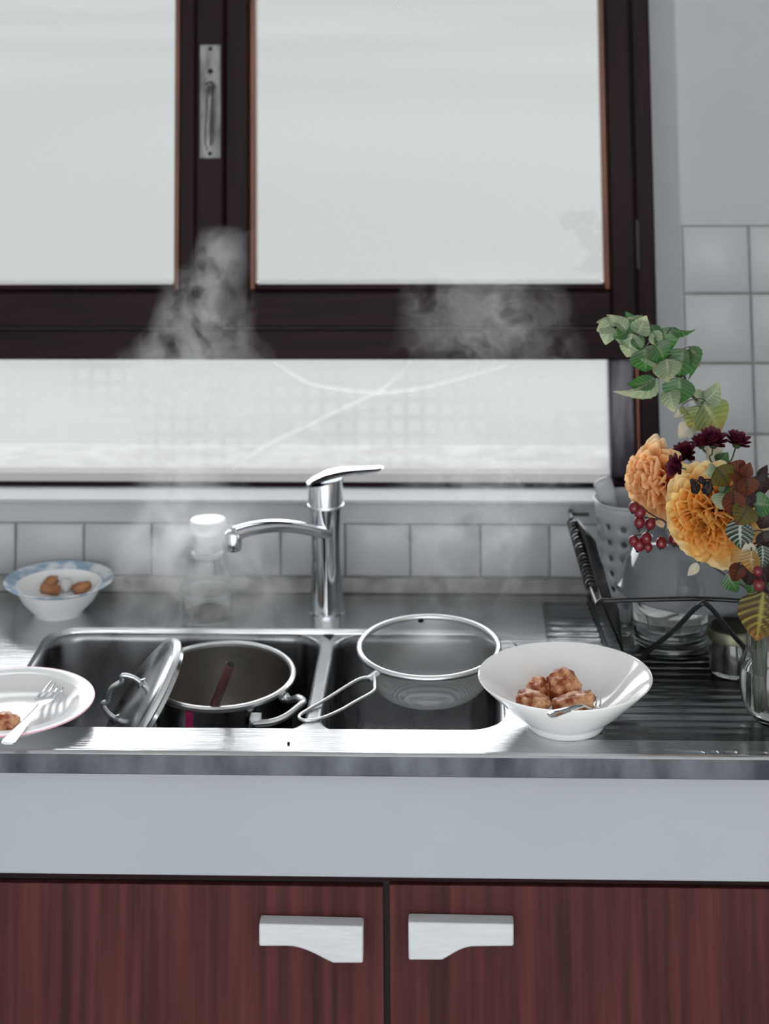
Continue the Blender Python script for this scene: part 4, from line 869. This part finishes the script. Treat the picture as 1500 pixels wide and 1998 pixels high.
# ------------------------------------------------------------------ water left on the worktop edge
for k, (xa, xb, yy_) in enumerate(((1318,1374,-.5705),(1384,1402,-.5705),(1410,1438,-.5705),(1455,1496,-.5712))):
    A_, B_ = PZ(xa,1466,.9), PZ(xb,1466,.9); cx_ = (A_.x+B_.x)/2; hx = (B_.x-A_.x)/2
    b = MB(); b.lathe([(0,.0022),(.6,.0019),(.9,.0011),(1,.0)], 20); o = b.build('water_drop', M_water); o.location = (cx_, yy_, .9000); o.scale = (hx, .0035, 1)
    tag(o, ['long thin streak of water on the worktop edge nearest the white bowl','shortest streak of water between two longer ones on the worktop edge','middling streak of water beside the shortest one on the worktop edge','streak of water on the worktop edge in front of the vase'][k], 'water', 'water streaks along the worktop edge')

# ------------------------------------------------------------------ steam
SC.cycles.volume_bounces = 3
def steam(name, label, x0, x1, y0, y1, z0, z1, curve_c, curve_w, curve_d, dens, scale, seed, power=2.0, ridge=.5):
    """a plume: centre, half width and density given along its height"""
    b = MB(); b.box((x0,y0,z0),(x1,y1,z1)); m = bpy.data.materials.new(name); m.use_nodes = True; t = m.node_tree; t.nodes.clear(); ln = t.links.new
    N = t.nodes.new; out = N('ShaderNodeOutputMaterial'); vol = N('ShaderNodeVolumePrincipled'); vol.inputs['Color'].default_value = (1,1,1,1); vol.inputs['Anisotropy'].default_value = .55
    ln(vol.outputs[0], out.inputs['Volume'])
    def M2(op, a, b_=None, c_=None):
        n = N('ShaderNodeMath'); n.operation = op
        for i, v in enumerate((a, b_, c_)):
            if v is None: continue
            if isinstance(v, (int, float)): n.inputs[i].default_value = v
            else: ln(v, n.inputs[i])
        return n.outputs[0]
    tcn = N('ShaderNodeTexCoord'); sx = N('ShaderNodeSeparateXYZ')
    w = N('ShaderNodeTexNoise'); w.inputs['Scale'].default_value = scale*.45; w.inputs['Detail'].default_value = 1
    mp = N('ShaderNodeMapping'); mp.inputs['Location'].default_value = (seed*3.7, seed*1.3, seed*2.1); ln(tcn.outputs['Object'], mp.inputs[0]); ln(mp.outputs[0], w.inputs['Vector'])
    wv = N('ShaderNodeVectorMath'); wv.operation = 'MULTIPLY_ADD'; wv.inputs[1].default_value = (1.6/scale,)*3; ln(w.outputs['Color'], wv.inputs[0]); ln(mp.outputs[0], wv.inputs[2])
    n1 = N('ShaderNodeTexNoise'); n1.inputs['Scale'].default_value = scale; n1.inputs['Detail'].default_value = 3; n1.inputs['Roughness'].default_value = .55; ln(wv.outputs[0], n1.inputs['Vector'])
    ln(tcn.outputs['Object'], sx.inputs[0])
    tz = M2('DIVIDE', M2('SUBTRACT', sx.outputs[2], z0), z1-z0)
    def fc(pts):
        f = N('ShaderNodeFloatCurve'); cv = f.mapping.curves[0]
        while len(cv.points) < len(pts): cv.points.new(.5, .5)
        for p, (a, v) in zip(cv.points, pts): p.location = (a, v)
        f.mapping.update(); ln(tz, f.inputs['Value']); return f.outputs[0]
    xc = M2('MULTIPLY_ADD', fc(curve_c), x1-x0, x0); hw_ = M2('MULTIPLY', fc(curve_w), x1-x0)
    wob = M2('MULTIPLY', M2('SUBTRACT', w.outputs['Fac'], .5), .10)
    dx = M2('DIVIDE', M2('SUBTRACT', M2('ADD', sx.outputs[0], wob), xc), hw_); dy = M2('DIVIDE', M2('SUBTRACT', sx.outputs[1], (y0+y1)/2), (y1-y0)/2)
    r2 = M2('ADD', M2('MULTIPLY', dx, dx), M2('MULTIPLY', dy, dy))
    mask = M2('MAXIMUM', M2('SUBTRACT', 1, r2), 0)
    rid = M2('SUBTRACT', 1, M2('MULTIPLY', M2('ABSOLUTE', M2('SUBTRACT', n1.outputs['Fac'], .5)), 7)); rid = M2('MAXIMUM', rid, 0)
    bil = N('ShaderNodeMapRange'); bil.inputs[1].default_value = .44; bil.inputs[2].default_value = .66; ln(n1.outputs['Fac'], bil.inputs[0])
    mixv = M2('ADD', M2('MULTIPLY', M2('POWER', rid, power), ridge), M2('MULTIPLY', bil.outputs[0], 1-ridge))
    d = M2('MULTIPLY', M2('MULTIPLY', M2('MULTIPLY', mixv, mask), fc(curve_d)), dens)
    ln(d, vol.inputs['Density'])
    m.cycles.volume_step_rate = .3; m.cycles.volume_sampling = 'MULTIPLE_IMPORTANCE'
    o = b.build(name, m, smooth=False); o['kind'] = 'stuff'; return tag(o, label, 'steam')
# from the saucepan, past the glass jar and up across the window bars
steam('steam', 'thick white steam rising from the saucepan around the glass jar', -.46, -.06, -.25, -.15, .905, 1.50,
      [(0,.52),(.12,.48),(.25,.45),(.45,.42),(.62,.40),(.8,.50),(1,.58)], [(0,.30),(.10,.36),(.25,.30),(.40,.26),(.6,.34),(.78,.22),(1,.10)],
      [(0,.3),(.05,.8),(.12,1),(.24,1),(.33,.45),(.55,.25),(.62,.5),(.85,.45),(1,0)], 28, 25, 1.0, 2.5, .3)
steam('steam', 'faint wisps of steam rising from the right basin before the tiles', -.02, .34, -.21, -.13, .92, 1.46,
      [(0,.45),(.2,.48),(.4,.5),(.7,.52),(1,.52)], [(0,.2),(.2,.40),(.5,.42),(1,.36)], [(0,.2),(.1,.9),(.3,.9),(.5,.4),(.68,.5),(.8,.7),(.93,.2),(1,0)], 12, 22, 4.0, 2.5, .6)

# ------------------------------------------------------------------ crumbs
lump('crumb', PZ(563,1450,.9012), (.0018,.003,.0012), (0,0,.2), M_dark, 31, 'tiny black crumb on the bright front edge of the worktop', 'crumb', amp=.4, sub=2)
